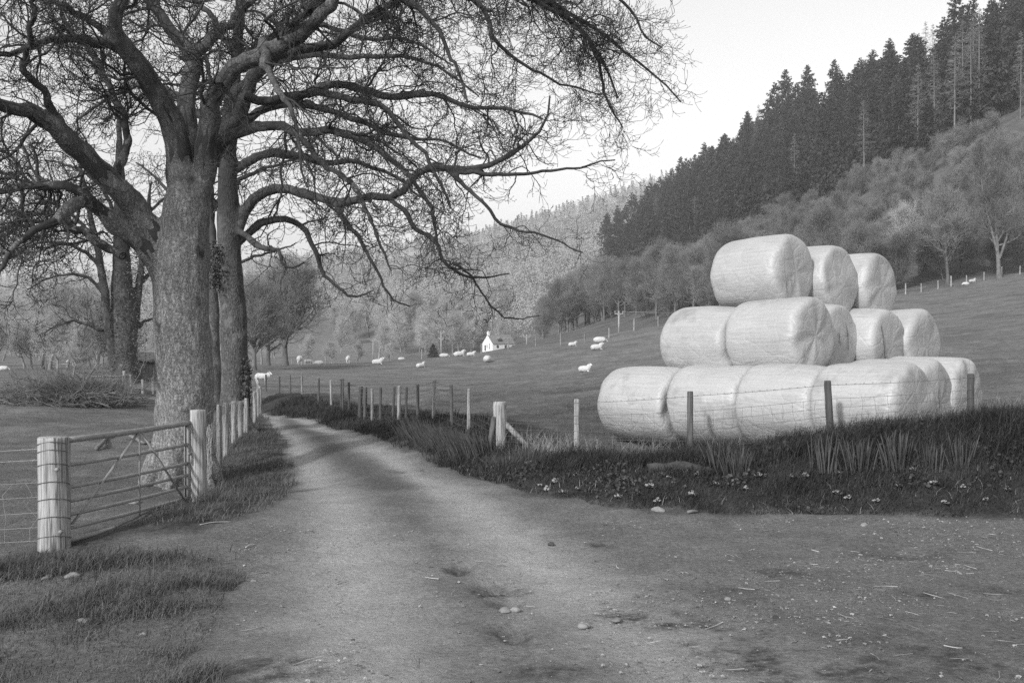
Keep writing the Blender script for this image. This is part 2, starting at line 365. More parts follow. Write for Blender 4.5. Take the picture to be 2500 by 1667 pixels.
# right edge of the track, then its left edge (photo pixels on the base terrain)
right_px = [(2500, 1264), (2300, 1258), (2100, 1256), (1900, 1254), (1700, 1250), (1500, 1238), (1300, 1205), (1150, 1165), (1050, 1125), (960, 1085), (880, 1055), (800, 1035), (720, 1020), (640, 1008)]
left_px = [(648, 1022), (668, 1050), (690, 1100), (708, 1160), (690, 1210), (640, 1245), (560, 1270), (470, 1300), (400, 1300), (330, 1314), (290, 1338), (380, 1355), (480, 1385), (540, 1412), (520, 1460), (470, 1515), (455, 1580), (530, 1667)]
RE = [hit0(*q) for q in right_px]; LE = [hit0(*q) for q in left_px]
RE = [(40, RE[0][1] - .6), (12, RE[0][1] - .2)] + RE + [(-9.2, 35.5), (-12.5, 38), (-18, 40)]
LE = [(-18, 38), (-12, 36), (-8.8, 33.2)] + LE + [(-1.4, 3), (-1.4, -10), (-1.4, -40), (40, -40)]
ROAD = [tuple(map(float, q)) for q in RE + LE]
def smooth(e0, e1, v): t = np.clip((v - e0) / (e1 - e0), 0, 1); return t * t * (3 - 2 * t)
def road_sd(x, y):
    d = polydist(x, y, ROAD + ROAD[:1]); s = inside(x, y, ROAD); return np.where(s, d, -d)
RE_line = [tuple(map(float, q)) for q in RE]
def H(x, y):
    x = np.asarray(x, float); y = np.asarray(y, float); sh = x.shape; xr = x.ravel(); yr = y.ravel()
    h = H0(xr, yr)
    near = (yr < 60) & (yr > -45) & (np.abs(xr) < 45)
    if near.any():
        xn, yn = xr[near], yr[near]; sd = road_sd(xn, yn)
        dr = polydist(xn, yn, RE_line)
        right = (sd < 0) & (yn > 9) & (xn > -9) & (polydist(xn, yn, LE) > dr)
        # the verge bank: an even lip along the track, higher towards the right
        amt = .16 + .42 * smooth(1.5, 6.0, xn)
        bank = amt * smooth(.0, 1.6, dr) * (1 - .9 * smooth(2.4, 5.0, dr))
        hh = np.where(right, bank, 0)
        lumps = .035 * noise2(xn, yn, 1.1, 5) + .02 * noise2(xn, yn, 3.1, 9)
        rdl = .014 * noise2(xn, yn, .8, 4) + .010 * noise2(xn, yn, 3.0, 2) + .005 * noise2(xn, yn, 9.0, 3)
        wv = smooth(-.25, .25, sd)
        hh = hh + lumps * (1 - wv) * (1 + .9 * right) + rdl * wv
        hh = hh + .10 * np.exp(-(((xn + 3.6) / .9) ** 2 + ((yn - 8.9) / .7) ** 2))      # grassy hump by the near gatepost
        h[near] += hh
    far = smooth(60, 200, yr)
    h = h + far * (1.2 * noise2(xr, yr, .02, 21) + .5 * noise2(xr, yr, .07, 22)) * smooth(0, 30, np.abs(h))
    return h.reshape(sh)
def gz(x, y): return float(H(np.array([x]), np.array([y]))[0])
def hit(px, py): return hit0(px, py, H)

# ------------------------------------------------------------------ ground sheets
NX, NY, KK = 760, 860, 6.5
u = np.linspace(-1, 1, NX); v = np.linspace(-.72, 1, NY)
gx = 2.2 * np.sinh(KK * u); gy = 9 + 2.6 * np.sinh(KK * v)
GX, GY = np.meshgrid(gx, gy); GZ = H(GX, GY)
xr, yr = GX.ravel(), GY.ravel()
nearm = (np.abs(xr) < 60) & (yr < 70) & (yr > -45)
sdv = np.full(xr.shape, -99.0); sdv[nearm] = road_sd(xr[nearm], yr[nearm])
dirt = smooth(-.22, .25, sdv + .16 * noise2(xr, yr, 1.6, 31) + .1 * noise2(xr, yr, 6, 32))
lt_px = [(646, 1014), (675, 1045), (730, 1110), (790, 1190), (840, 1290), (870, 1420), (890, 1667)]
rt_px = [(660, 1009), (760, 1034), (860, 1078), (950, 1122), (1060, 1185), (1180, 1265), (1300, 1370), (1440, 1480), (1590, 1580), (1760, 1667)]
ct_px = [(690, 1026), (770, 1060), (840, 1105), (915, 1155), (965, 1195)]
def wl(pxs): return [tuple(map(float, hit0(*q))) for q in pxs]
LT, RT, CT = wl(lt_px), wl(rt_px), wl(ct_px)
def ext(l): (ax, ay), (bx, by) = l[-2:]; return l + [(bx + (bx - ax) * 6, by + (by - ay) * 6)]
LT, RT = ext(LT), ext(RT)
wob = .07 * noise2(xr, yr, .9, 41) + .05 * noise2(xr, yr, 3.5, 42)
dl = polydist(xr, yr, LT); drr = polydist(xr, yr, RT); dc = polydist(xr, yr, CT)
wid = .30 + .22 * smooth(14, 6, yr)
track = np.maximum(np.exp(-((dl + wob) / (wid * 1.3)) ** 2), np.exp(-((drr + wob) / (wid * 1.25)) ** 2))
cst = np.exp(-((dc + wob) / .42) ** 4) * smooth(-1.3, .2, noise2(xr, yr, 1.3, 43, 2) + smooth(9, 16, yr) * .8)
patch_px = [(1120, 1385, .22), (1205, 1440, .45), (1240, 1470, .3), (1255, 1545, .3), (1560, 1500, .5), (1740, 1540, .55), (1830, 1580, .6), (1930, 1620, .7), (2030, 1650, .8), (1650, 1520, .4), (2200, 1355, .5), (2410, 1440, .35), (2270, 1455, .3), (1900, 1405, .4), (640, 1640, .7), (1450, 1330, .3), (2150, 1600, .9), (2400, 1620, .9), (1790, 1455, .4), (1000, 1150, .4), (1340, 1640, .35)]
pat = np.zeros_like(xr)
for px, py, rr in patch_px:
    qx, qy = hit0(px, py)
    pat = np.maximum(pat, 1.25 * np.exp(-(np.hypot((xr - qx) / 1.2, (yr - qy) / .8) / (rr * .62)) ** 2))
pat *= smooth(-.35, .45, noise2(xr, yr, 4.5, 51, 2) + .15)
# potholes and ruts are real dips
hole = np.zeros_like(xr)
for px, py, rr in ((1120, 1385, .13), (1205, 1438, .20), (1245, 1470, .12), (1255, 1545, .12), (1270, 1570, .10)):
    qx, qy = hit0(px, py); hole = np.maximum(hole, np.exp(-(np.hypot((xr - qx) / .8, (yr - qy) / 1.3) / rr) ** 2))
hole = hole * smooth(-.5, .3, noise2(xr, yr, 7.0, 57, 2) + .3); pat = np.maximum(np.clip(pat, 0, 1), np.clip(1.5 * hole, 0, 1))
GZf = GZ.ravel() - .10 * hole - .022 * track * smooth(-.2, .3, sdv) + .03 * cst * smooth(-.2, .3, sdv)
V = np.stack([xr, yr, GZf], 1)
ii, jj = np.meshgrid(np.arange(NY - 1), np.arange(NX - 1), indexing='ij')
Q = np.stack([ii * NX + jj, ii * NX + jj + 1, (ii + 1) * NX + jj + 1, (ii + 1) * NX + jj], -1).reshape(-1, 4)
cx, cy = V[Q].mean(1)[:, 0], V[Q].mean(1)[:, 1]
fsd = sdv[Q].mean(1)
lanefence_px = [(1220, 17), (1143, 18.6), (1104, 19.6), (1058, 20.7), (1020, 21.8), (991, 22.8), (973, 23.5), (958, 24.1), (928, 25.2), (909, 26.0), (891, 26.9), (877, 27.6), (852, 29), (835, 30), (809, 31.6), (777, 33.8), (738, 36.9), (709, 39.5), (681, 42.4), (648, 46.5)]
lanefence = [((px - CX) / FPX * d, d) for px, d in lanefence_px]
balefence_px = [(1220, 17), (1408, 16.7), (1685, 16.0), (2035, 14.4), (2370, 14.0)]
balefence = [((px - CX) / FPX * d, d) for px, d in balefence_px] + [(9.6, 13.7), (12.6, 13.4)]
FIELD = [(60, 12)] + balefence[::-1] + lanefence[1:] + [(-16, 62), (-24, 100), (-26, 128)] + [(x, y) for x, y, z in [P(px, 0, d) for px, d in ((860, 130), (1100, 114), (1307, 110), (1430, 112), (1560, 115), (1750, 118), (1900, 121), (2211, 126), (2450, 132), (2700, 138), (3600, 150))]]
FIELD = [tuple(map(float, q)) for q in FIELD]
infield = inside(cx, cy, FIELD)
hillm = (cy > 105) & ~infield & ((cx > -30) | (cy > 420))
roadm = fsd > 0
groups = {'road': roadm, 'field': infield & ~roadm, 'hill': hillm & ~roadm & ~infield}
groups['ground'] = ~(groups['road'] | groups['field'] | groups['hill'])

def ground_material():
    m = bpy.data.materials.new("ground_earth_and_grass"); m.use_nodes = True; t = m.node_tree; N = t.nodes; L = t.links
    b = N["Principled BSDF"]; b.inputs['Roughness'].default_value = .95; b.inputs['Specular IOR Level'].default_value = .15
    tc = N.new("ShaderNodeTexCoord")
    def noise(s, det=6, rough=.6):
        n = N.new("ShaderNodeTexNoise"); n.inputs['Scale'].default_value = s; n.inputs['Detail'].default_value = det; n.inputs['Roughness'].default_value = rough; L.new(tc.outputs['Object'], n.inputs['Vector']); return n.outputs[0]
    def ramp(s, a, va, bb, vb):
        r = N.new("ShaderNodeMapRange"); r.inputs[1].default_value = a; r.inputs[2].default_value = bb; r.inputs[3].default_value = va; r.inputs[4].default_value = vb; L.new(s, r.inputs[0]); return r.outputs[0]
    def op(o, a, c):
        n = N.new("ShaderNodeMath"); n.operation = o; n.use_clamp = False
        for k, q in enumerate((a, c)):
            if isinstance(q, (int, float)): n.inputs[k].default_value = q
            else: L.new(q, n.inputs[k])
        return n.outputs[0]
    def mix(f, a, c):
        n = N.new("ShaderNodeMix"); n.data_type = 'FLOAT'; n.clamp_factor = True
        for k, q in ((0, f), (2, a), (3, c)):
            if isinstance(q, (int, float)): n.inputs[k].default_value = q
            else: L.new(q, n.inputs[k])
        return n.outputs[0]
    def attr(n):
        a = N.new("ShaderNodeAttribute"); a.attribute_name = n; return a.outputs['Fac']
    def vor(s):
        n = N.new("ShaderNodeTexVoronoi"); n.inputs['Scale'].default_value = s; L.new(tc.outputs['Object'], n.inputs['Vector']); return n
    big, mid, fine, vf = noise(.35), noise(2.4), noise(22, 8, .7), noise(90, 4, .7)
    # pasture: short cropped grass
    grass = op('MULTIPLY', ramp(mid, .3, .075, .7, .13), ramp(fine, .3, .5, .7, 1.42))
    grass = op('MULTIPLY', grass, ramp(big, .3, .66, .7, 1.28))
    # earth of the track
    earth = op('MULTIPLY', ramp(mid, .3, .098, .7, .142), ramp(fine, .28, .52, .72, 1.4))
    earth = op('MULTIPLY', earth, ramp(vf, .3, .62, .7, 1.35))
    earth = mix(op('MULTIPLY', attr('track'), 1.0), earth, op('MULTIPLY', ramp(mid, .3, .215, .7, .275), ramp(fine, .3, .74, .7, 1.2)))
    earth = mix(op('MULTIPLY', op('MULTIPLY', attr('strip'), .75), op('SUBTRACT', 1.0, op('MULTIPLY', attr('track'), .8))), earth, op('MULTIPLY', ramp(fine, .3, .03, .7, .08), 1.0))
    earth = mix(op('MULTIPLY', op('MULTIPLY', attr('patch'), .95), ramp(noise(7.5, 5, .7), .40, .25, .58, 1.0)), earth, op('MULTIPLY', ramp(fine, .3, .02, .7, .07), 1.0))
    # small stones pressed into the earth
    vo = vor(26.0); st = ramp(vo.outputs['Distance'], .10, 1.0, .17, 0.0)
    vsep = N.new("ShaderNodeSeparateColor"); L.new(vo.outputs['Color'], vsep.inputs[0])
    sel = ramp(vsep.outputs[0], .70, 0, .74, 1); stone = op('MULTIPLY', st, sel)
    earth = mix(op('MULTIPLY', stone, .7), earth, ramp(vsep.outputs[1], 0, .04, 1, .28))
    vd = vor(41.0); dsep = N.new("ShaderNodeSeparateColor"); L.new(vd.outputs['Color'], dsep.inputs[0])
    dark = op('MULTIPLY', ramp(vd.outputs['Distance'], .12, 1.0, .26, 0.0), ramp(dsep.outputs[0], .72, 0, .76, 1)); earth = mix(op('MULTIPLY', dark, .75), earth, .03)
    dry = op('MULTIPLY', ramp(noise(1.1, 7, .7), .50, 0, .62, .55), op('SUBTRACT', 1.0, attr('track'))); earth = mix(dry, earth, op('MULTIPLY', ramp(fine, .3, .05, .7, .11), 1.0))
    # soil below the verge grass
    soil = op('MULTIPLY', ramp(mid, .3, .02, .7, .045), ramp(fine, .3, .6, .7, 1.3))
    g2 = mix(attr('verge'), grass, soil)
    scuff = op('MULTIPLY', ramp(noise(1.3, 7, .68), .45, 0, .6, 1), attr('scuff'))
    g2 = mix(scuff, g2, op('MULTIPLY', ramp(fine, .3, .045, .7, .125), 1.0))
    col = mix(attr('dirt'), g2, earth)
    litter = mix(attr('wood'), col, op('MULTIPLY', ramp(noise(.25), .3, .045, .7, .09), 1.0))
    L.new(op('MULTIPLY', litter, ALB), b.inputs['Base Color'])
    bp = N.new("ShaderNodeBump"); bp.inputs['Strength'].default_value = 1.0; bp.inputs['Distance'].default_value = .045
    hh = op('ADD', op('ADD', fine, op('MULTIPLY', vf, .35)), op('MULTIPLY', stone, .6)); L.new(hh, bp.inputs['Height']); L.new(bp.outputs[0], b.inputs['Normal'])
    return m
M['ground'] = ground_material()
# which parts of the land are verge soil, scuffed pasture, woodland floor
dRE = polydist(xr, yr, RE_line); dLE = polydist(xr, yr, [q for q in LE if -3 < q[1] < 40])
leftside = dLE < dRE
verge = np.where(leftside, smooth(1.5, .2, dLE) * (yr > 10), smooth(3.6, 2.6, dRE)) * (yr < 55) * (sdv < .3)
scuff = np.where((xr < -1.5) & (yr < 20), 1.0, .12) * (yr < 60)
wood = ((yr > 122) & (xr > -30)).astype(float) * smooth(0, 1, 1.0 * (~inside(xr, yr, FIELD)))
wood = np.maximum(wood, smooth(420, 480, yr))
labels = {'road': 'earth track', 'field': 'pasture', 'hill': 'hillside', 'ground': 'ground'}
for nm, mk in groups.items():
    fq = Q[mk]; used = np.unique(fq); remap = np.full(len(V), -1); remap[used] = np.arange(len(used))
    mb = MB(); mb.add(V[used], remap[fq])
    me = mb.mesh(nm, M['ground'])
    for an, arr in (('dirt', dirt), ('track', track), ('strip', cst), ('patch', pat), ('verge', verge), ('scuff', scuff), ('wood', wood)):
        at = me.attributes.new(an, 'FLOAT', 'POINT'); at.data.foreach_set('value', arr[used].astype(np.float32))
    tag(link(nm, me), kind='structure')

# ------------------------------------------------------------------ branch growing (vectorised)
def resample(pts, K):
    pts = np.asarray(pts, float)
    # Catmull-Rom through the points
    out = []
    p = np.concatenate([[2 * pts[0] - pts[1]], pts, [2 * pts[-1] - pts[-2]]])
    for k in range(1, len(p) - 2):
        for tt in np.linspace(0, 1, 6, endpoint=False):
            a, b, c, d = p[k - 1], p[k], p[k + 1], p[k + 2]
            out.append(.5 * (2 * b + (c - a) * tt + (2 * a - 5 * b + 4 * c - d) * tt ** 2 + (3 * b - a - 3 * c + d) * tt ** 3))
    out.append(pts[-1]); out = np.array(out)
    L = np.concatenate([[0], np.cumsum(np.linalg.norm(np.diff(out[:, :3], axis=0), axis=1))])
    s = np.linspace(0, L[-1], K)
    return np.stack([np.interp(s, L, out[:, k]) for k in range(out.shape[1])], 1)
def unit(a): return a / (np.linalg.norm(a, axis=-1, keepdims=True) + 1e-9)
def grow(rng, st, dr, ln, r0, K, trop, wob=.25, tip=.35, bud=0.0):
    """trop: list of K vertical pulls along the branch"""
    N = len(st); Pn = np.empty((N, K + 1, 3)); Pn[:, 0] = st; d = unit(dr)
    for k in range(K):
        d = d + rng.normal(0, wob, (N, 3)); d[:, 2] += trop[k] if np.ndim(trop[k]) == 0 else trop[k]
        d = unit(d); Pn[:, k + 1] = Pn[:, k] + d * (ln / K)[:, None]
    tt = np.linspace(0, 1, K + 1); Rn = r0[:, None] * (1 - (1 - tip) * tt)[None]
    if bud: Rn[:, -1] = np.maximum(Rn[:, -1], bud)
    return Pn, Rn
def spawn(rng, Pn, Rn, cnt, t0=.1, t1=1.0, ang=(35, 65), up=0.0):
    """cnt children for every branch: start points, directions, local radius"""
    idx = np.repeat(np.arange(len(Pn)), cnt); n = len(idx); K = Pn.shape[1] - 1
    t = t0 + (t1 - t0) * rng.random(n); f = np.clip(t * K, 0, K - 1e-6); k = f.astype(int); fr = (f - k)[:, None]
    a = Pn[idx, k]; b = Pn[idx, k + 1]; p = a + (b - a) * fr; tan = unit(b - a)
    r = Rn[idx, k] * (1 - fr[:, 0]) + Rn[idx, k + 1] * fr[:, 0]
    q = rng.normal(0, 1, (n, 3)); q[:, 2] += up; q = unit(q - (q * tan).sum(1, keepdims=True) * tan)
    an = np.radians(rng.uniform(ang[0], ang[1], n))[:, None]
    return p, tan * np.cos(an) + q * np.sin(an), r, t

def bare_tree(seed, Ht, tr, spread, n1=26, d2=10, d3=8, tw=.012, rise=.25, fork=.25, lean=0.0):
    """a leafless tree at the origin: (trunk MB, crown MB)"""
    rng = np.random.default_rng(seed); trunk, crown = MB(), MB()
    nst = 1 if fork < .5 else 3
    st = np.zeros((nst, 3)); dr = rng.normal(0, .05 if nst == 1 else .28, (nst, 3)); dr[:, 2] = 1; dr[:, 0] += lean; st[:, :2] = rng.normal(0, .01 if nst == 1 else .12, (nst, 2)); st[:, 2] = -.15
    Pt, Rt = grow(rng, st, dr, np.full(nst, Ht * .82), np.full(nst, tr / (1 if nst == 1 else 1.5)), 10, [.06] * 10, .07, .12)
    Rt[:, 0] *= 1.5; trunk.tubes(Pt, Rt, 8)
    p, d, r, t = spawn(rng, Pt, Rt, n1 // nst, fork if fork < .5 else .08, 1, (35, 75) if fork < .5 else (12, 42), .2)
    ln = spread * (1.15 - .75 * t) * rng.uniform(.7, 1.2, len(p))
    P1, R1 = grow(rng, p, d, ln, np.clip(r * .6, tw * 1.5, 1), 7, [rise * .5] * 3 + [rise] * 4, .16, .25); trunk.tubes(P1[:], R1[:], 5)
    p, d, r, t = spawn(rng, P1, R1, d2, .15, 1, (30, 60) if fork < .5 else (15, 45), .2)
    P2, R2 = grow(rng, p, d, spread * .42 * (1.1 - .5 * t) * rng.uniform(.6, 1.2, len(p)), np.clip(r * .55, tw * .9, .06), 5, [.05, .08, .1, .12, .14], .2, .4); crown.tubes(P2, R2, 3)
    p, d, r, t = spawn(rng, P2, R2, d3, .1, 1, (25, 60), .2)
    P3, R3 = grow(rng, p, d, spread * .19 * rng.uniform(.5, 1.3, len(p)), np.full(len(p), tw * .75), 3, [.08, .1, .14], .22, .5); crown.tubes(P3, R3, 3)
    p, d, r, t = spawn(rng, P3, R3, 3, .2, 1, (20, 55), .2)
    P4, R4 = grow(rng, p, d, spread * .10 * rng.uniform(.5, 1.3, len(p)), np.full(len(p), tw * .6), 1, [.1], .2, .5); crown.tubes(P4, R4, 3)
    return trunk, crown

# ------------------------------------------------------------------ the great roadside ash trees
def limb(spec, d0):
    """spec rows (px, py, depth offset, radius in photo pixels) -> (n,4) x,y,z,r"""
    out = []
    for px, py, dd, rp in spec:
        d = d0 + dd; out.append(np.concatenate([P(px, py, d), [rp / FPX * d]]))
    return np.array(out)
def big_tree(name, label, d0, trunk_spec, limbs, base, seed, barkm, twigm, dens=1.0, roots=True, voxel=.03, droop=1.0, rmin=.0042, clear=4.2, rs=1.0):
    rng = np.random.default_rng(seed)
    t = thing(name, label, 'tree', base)
    tk = MB()
    tr = resample(limb(trunk_spec, d0), 26)
    tk.tubes(tr[:, :3], tr[:, 3], 18, cap=True)
    if roots:
        r0 = tr[2, 3]
        for k in range(8):
            a = k * .785 + rng.uniform(-.25, .25); ca, sa = math.cos(a), math.sin(a); ln = r0 * rng.uniform(1.25, 1.75)
            b = np.array(base); pts = [b + (ca * r0 * .55, sa * r0 * .55, r0 * 2.2), b + (ca * r0 * .85, sa * r0 * .85, r0 * 1.0), b + (ca * r0 * 1.2, sa * r0 * 1.2, r0 * .28), b + (ca * ln * 1.1, sa * ln * 1.1, -.12)]
            rr = [r0 * .38, r0 * .36, r0 * .27, r0 * .1]
            q = resample(np.column_stack([pts, rr]), 8); tk.tubes(q[:, :3], q[:, 3], 8, cap=True)
    LP, LR = [], []
    for spec in limbs:
        q = resample(limb(spec, d0), 24); q[:, 3] *= .86
        q[2:, :3] += np.cumsum(rng.normal(0, .028, (22, 3)), 0)
        LP.append(q[:, :3]); LR.append(q[:, 3])
        big = q[:, 3] > voxel * 1.1; kb = max(4, int(big.sum()))
        tk.tubes(q[:kb, :3], q[:kb, 3] * 1.02, 12, cap=True)
    me = modified(tk.mesh("trunk", barkm), [('REMESH', dict(mode='VOXEL', voxel_size=voxel)), ('SMOOTH', dict(factor=.5, iterations=4))])
    co = get_co(me)
    nrm = np.empty(len(me.vertices) * 3, np.float32); me.vertices.foreach_get('normal', nrm); nrm = nrm.reshape(-1, 3)
    co += nrm * (.030 * noise3(co, 2.2, seed) + .016 * noise3(co * (1, 1, .5), 7, seed + 1) + .008 * noise3(co * (1, 1, .45), 19, seed + 2))[:, None]
    co -= np.array(base); set_co(me, co)
    if not me.materials: me.materials.append(barkm)
    link("trunk", me, t)
    cr = MB()
    LP, LR = np.array(LP), np.array(LR)
    # the thin outer ends of the limbs
    cr.tubes(LP, np.maximum(LR * .98, .006), 7)
    lens = np.linalg.norm(np.diff(LP, axis=1), axis=2).sum(1)
    cnt = np.maximum(3, (lens / .155 * dens * np.where(LP[:, -1, 0] < base[0] - .3, 1.4, 1.0)).astype(int))
    p, d, r, tt = spawn(rng, LP, LR, cnt, .22, 1, (30, 70), .12)
    tz = base[2] + clear; ax_ = np.array(base[:2])
    near_trunk = (np.hypot(p[:, 0] - ax_[0], p[:, 1] - ax_[1]) < 1.3 * clear / 4.2) & (p[:, 2] < tz + .8)
    keep = ~near_trunk & (rng.random(len(p)) < np.clip(1.2 - r / (.21 * rs), .30, 1)) & ~((d[:, 1] < -.30) & (rng.random(len(p)) < .5)); p, d, r, tt = p[keep], d[keep], r[keep], tt[keep]
    r1 = np.clip(r * rng.uniform(.22, .45, len(p)), .0058, .028)
    ln = 1.36 * (r1 / .02) ** .5 * rng.uniform(.55, 1.4, len(p))
    dz = -.13 * droop
    P1, R1 = grow(rng, p, d, ln, r1, 11, [.02, .0, dz * .6, dz, dz, dz, dz * .7, 0, .1, .18, .24], .31, .28)
    a1 = np.repeat(rng.random(1), len(P1)); cr.tubes(P1, R1, 6)
    l1n = ln
    cnt = np.maximum(4, (l1n / .11 * dens).astype(int))
    p, d, r, tt = spawn(rng, P1, R1, cnt, .1, 1, (30, 65), .1)
    r2 = np.clip(r * rng.uniform(.35, .6, len(p)), .0045, .011)
    ln = .78 * (r2 / .009) ** .6 * rng.uniform(.5, 1.4, len(p))
    P2, R2 = grow(rng, p, d, ln, r2, 7, [0, dz * .8, dz * .9, dz * .4, .08, .18, .26], .25, .5); cr.tubes(P2, R2, 4)
    cnt = np.maximum(2, (ln / .112 * dens).astype(int))
    p, d, r, tt = spawn(rng, P2, R2, cnt, .12, 1, (30, 60), .2)
    r3 = np.clip(r * .75, rmin * .92, .0065); ln = .29 * rng.uniform(.4, 1.5, len(p))
    P3, R3 = grow(rng, p, d, ln, r3, 4, [.02, .1, .16, .2], .17, .65, bud=rmin * 1.15); cr.tubes(P3, R3, 3)
    p, d, r, tt = spawn(rng, P3, R3, rng.integers(0, 4, len(P3)), .25, 1, (35, 65), .3)
    P4, R4 = grow(rng, p, d, .10 * rng.uniform(.4, 1.6, len(p)), np.full(len(p), rmin * .8), 2, [.12, .22], .15, .8, bud=rmin * 1.25); cr.tubes(P4, R4, 3)
    part("crown", cr, twigm, t)
    return t

T1 = 15.5
b1 = P(447, 0, T1); base1 = (b1[0], T1, gz(b1[0], T1))
trunk1 = [(447, 1185, 0, 77), (447, 1140, 0, 72), (449, 1050, 0, 70), (452, 950, 0, 68), (449, 850, 0, 66), (444, 750, 0, 65), (441, 690, 0, 66), (444, 630, 0, 66), (450, 570, 0, 61), (454, 510, 0, 55), (455, 460, 0, 47), (453, 410, 0, 38)]
limbs1 = [
 [(420, 720, 0, 36), (385, 660, -.1, 33), (332, 600, -.3, 27), (287, 558, -.5, 24), (250, 520, -.7, 22), (222, 488, -.9, 20), (185, 470, -1.2, 18), (140, 478, -1.5, 16), (90, 505, -1.8, 13), (40, 545, -2.1, 10), (0, 590, -2.3, 8), (-30, 640, -2.4, 5)],
 [(228, 494, -.9, 15), (170, 455, -1.0, 14), (110, 455, -.9, 13), (50, 462, -.8, 12), (0, 480, -.7, 10), (-70, 500, -.6, 6)],
 [(300, 625, -.1, 12), (268, 607, .2, 13), (214, 565, .5, 12), (160, 550, .8, 11), (100, 530, 1.2, 9), (30, 540, 1.6, 7), (-40, 580, 2.0, 4)],
 [(425, 640, 0, 38), (372, 552, -.1, 36), (325, 470, -.3, 33), (268, 405, -.6, 31), (214, 345, -.9, 29), (165, 306, -1.2, 26), (107, 275, -1.5, 23), (57, 260, -1.8, 20), (0, 249, -2.1, 17), (-80, 230, -2.5, 12), (-160, 220, -2.8, 7)],
 [(150, 300, -1.2, 12), (100, 230, -1.6, 11), (60, 150, -2.0, 10), (90, 60, -2.3, 8), (110, -40, -2.5, 6)],
 [(285, 425, -.5, 13), (300, 340, -.1, 11), (282, 250, .3, 10), (240, 180, .6, 8), (190, 120, .9, 6), (130, 60, 1.2, 4)],
 [(448, 480, 0, 42), (432, 383, 0, 38), (413, 325, -.1, 34), (375, 249, -.3, 32), (337, 184, -.5, 30), (306, 134, -.7, 27), (276, 96, -.9, 23), (268, 57, -1, 20), (283, 0, -1.1, 17), (300, -80, -1.2, 13), (290, -180, -1.3, 8)],
 [(300, 125, -.7, 16), (249, 103, -1, 14), (172, 100, -1.3, 12), (96, 111, -1.6, 11), (0, 145, -2, 8), (-70, 170, -2.3, 5)],
 [(276, 100, -.9, 12), (230, 50, -1.2, 10), (170, 10, -1.5, 8), (100, -20, -1.8, 6), (30, -30, -2.0, 4)],
 [(456, 450, .3, 32), (450, 306, .6, 27), (444, 191, .9, 25), (451, 134, 1.1, 22), (402, 57, 1.2, 17), (356, 0, 1.3, 14), (320, -90, 1.4, 9)],
 [(450, 150, 1.1, 18), (497, 107, 1.2, 15), (545, 57, 1.3, 12), (590, 0, 1.4, 10), (640, -90, 1.5, 6)],
 [(465, 520, 0, 40), (494, 430, -.1, 34), (511, 344, -.2, 31), (517, 287, -.3, 28), (528, 214, -.4, 26), (555, 165, -.5, 25), (597, 126, -.6, 24), (658, 92, -.7, 22), (708, 54, -.8, 20), (762, 0, -.9, 17), (820, -70, -1, 13), (900, -150, -1.1, 8)],
 [(600, 135, -.4, 18), (650, 142, -.3, 17), (727, 111, -.2, 15), (804, 103, 0, 13), (880, 50, .1, 11), (950, 5, .2, 10), (1060, -35, .8, 8), (1180, -30, 1.5, 7), (1300, 0, 2.1, 6), (1400, 60, 2.6, 5), (1470, 150, 2.9, 4), (1500, 230, 3.0, 2.5)],
 [(745, 20, -.9, 14), (860, -45, -.3, 12), (1000, -70, .5, 10), (1150, -60, 1.3, 8), (1300, -20, 2.0, 7), (1420, 50, 2.6, 5.5), (1520, 120, 3.0, 4), (1610, 190, 3.2, 3), (1660, 240, 3.3, 2)],
 [(700, 62, -.8, 11), (800, 10, -.6, 10), (900, -8, -.4, 9), (965, 8, -.3, 8), (1015, 50, -.3, 7), (1045, 105, -.3, 6), (1075, 180, -.3, 5), (1110, 260, -.3, 3)],
 [(1000, -62, .5, 8), (1130, 0, .8, 7), (1183, 38, 1.0, 6), (1213, 96, 1.1, 6), (1260, 150, 1.3, 5), (1330, 185, 1.6, 4), (1400, 215, 1.9, 3), (1480, 230, 2.2, 2)],
 [(1250, -40, 1.7, 6), (1370, 30, 2.3, 5.5), (1430, 95, 2.6, 5), (1462, 165, 2.8, 4.5), (1480, 250, 3.0, 3.5), (1520, 310, 3.0, 2)],
 [(1180, -60, 1.3, 6), (1350, -60, 2.2, 5), (1480, -20, 3.0, 5), (1560, 40, 3.4, 4), (1600, 100, 3.6, 3), (1640, 130, 3.7, 2)],
 [(515, 400, .2, 24), (540, 330, .4, 21), (574, 287, .5, 20), (597, 230, .6, 18), (628, 165, .7, 16), (690, 95, .9, 13), (745, 30, 1, 11), (800, -40, 1.1, 8)],
 [(512, 372, .1, 20), (555, 344, .2, 17), (612, 321, .2, 15), (670, 321, .1, 14), (727, 333, 0, 13), (804, 325, 0, 12), (880, 345, -.1, 10), (930, 370, -.2, 9), (985, 420, -.2, 7), (1020, 480, -.3, 6), (1045, 560, -.3, 5), (1055, 620, -.3, 3)],
 [(600, 235, .6, 14), (650, 250, .6, 13), (720, 232, .6, 12), (800, 207, .5, 11), (876, 214, .5, 10), (953, 226, .4, 9), (1045, 214, .4, 8), (1106, 230, .3, 7), (1144, 245, .3, 6), (1221, 249, .2, 5), (1300, 285, .2, 3)],
 [(650, 250, .5, 11), (730, 228, .2, 11), (800, 230, 0, 10), (896, 249, -.2, 9), (965, 283, -.4, 8), (1007, 318, -.4, 7), (1045, 360, -.5, 6), (1085, 420, -.5, 5), (1120, 500, -.5, 3)],
 [(727, 333, 0, 9), (790, 380, -.5, 8), (850, 440, -1.0, 7), (900, 520, -1.4, 5), (930, 600, -1.6, 4), (950, 660, -1.7, 2.5)],
 [(640, 100, -.6, 12), (660, 180, -1.2, 10), (700, 260, -1.6, 8), (740, 340, -1.9, 6), (760, 420, -2.1, 4), (770, 480, -2.2, 2.5)],
]
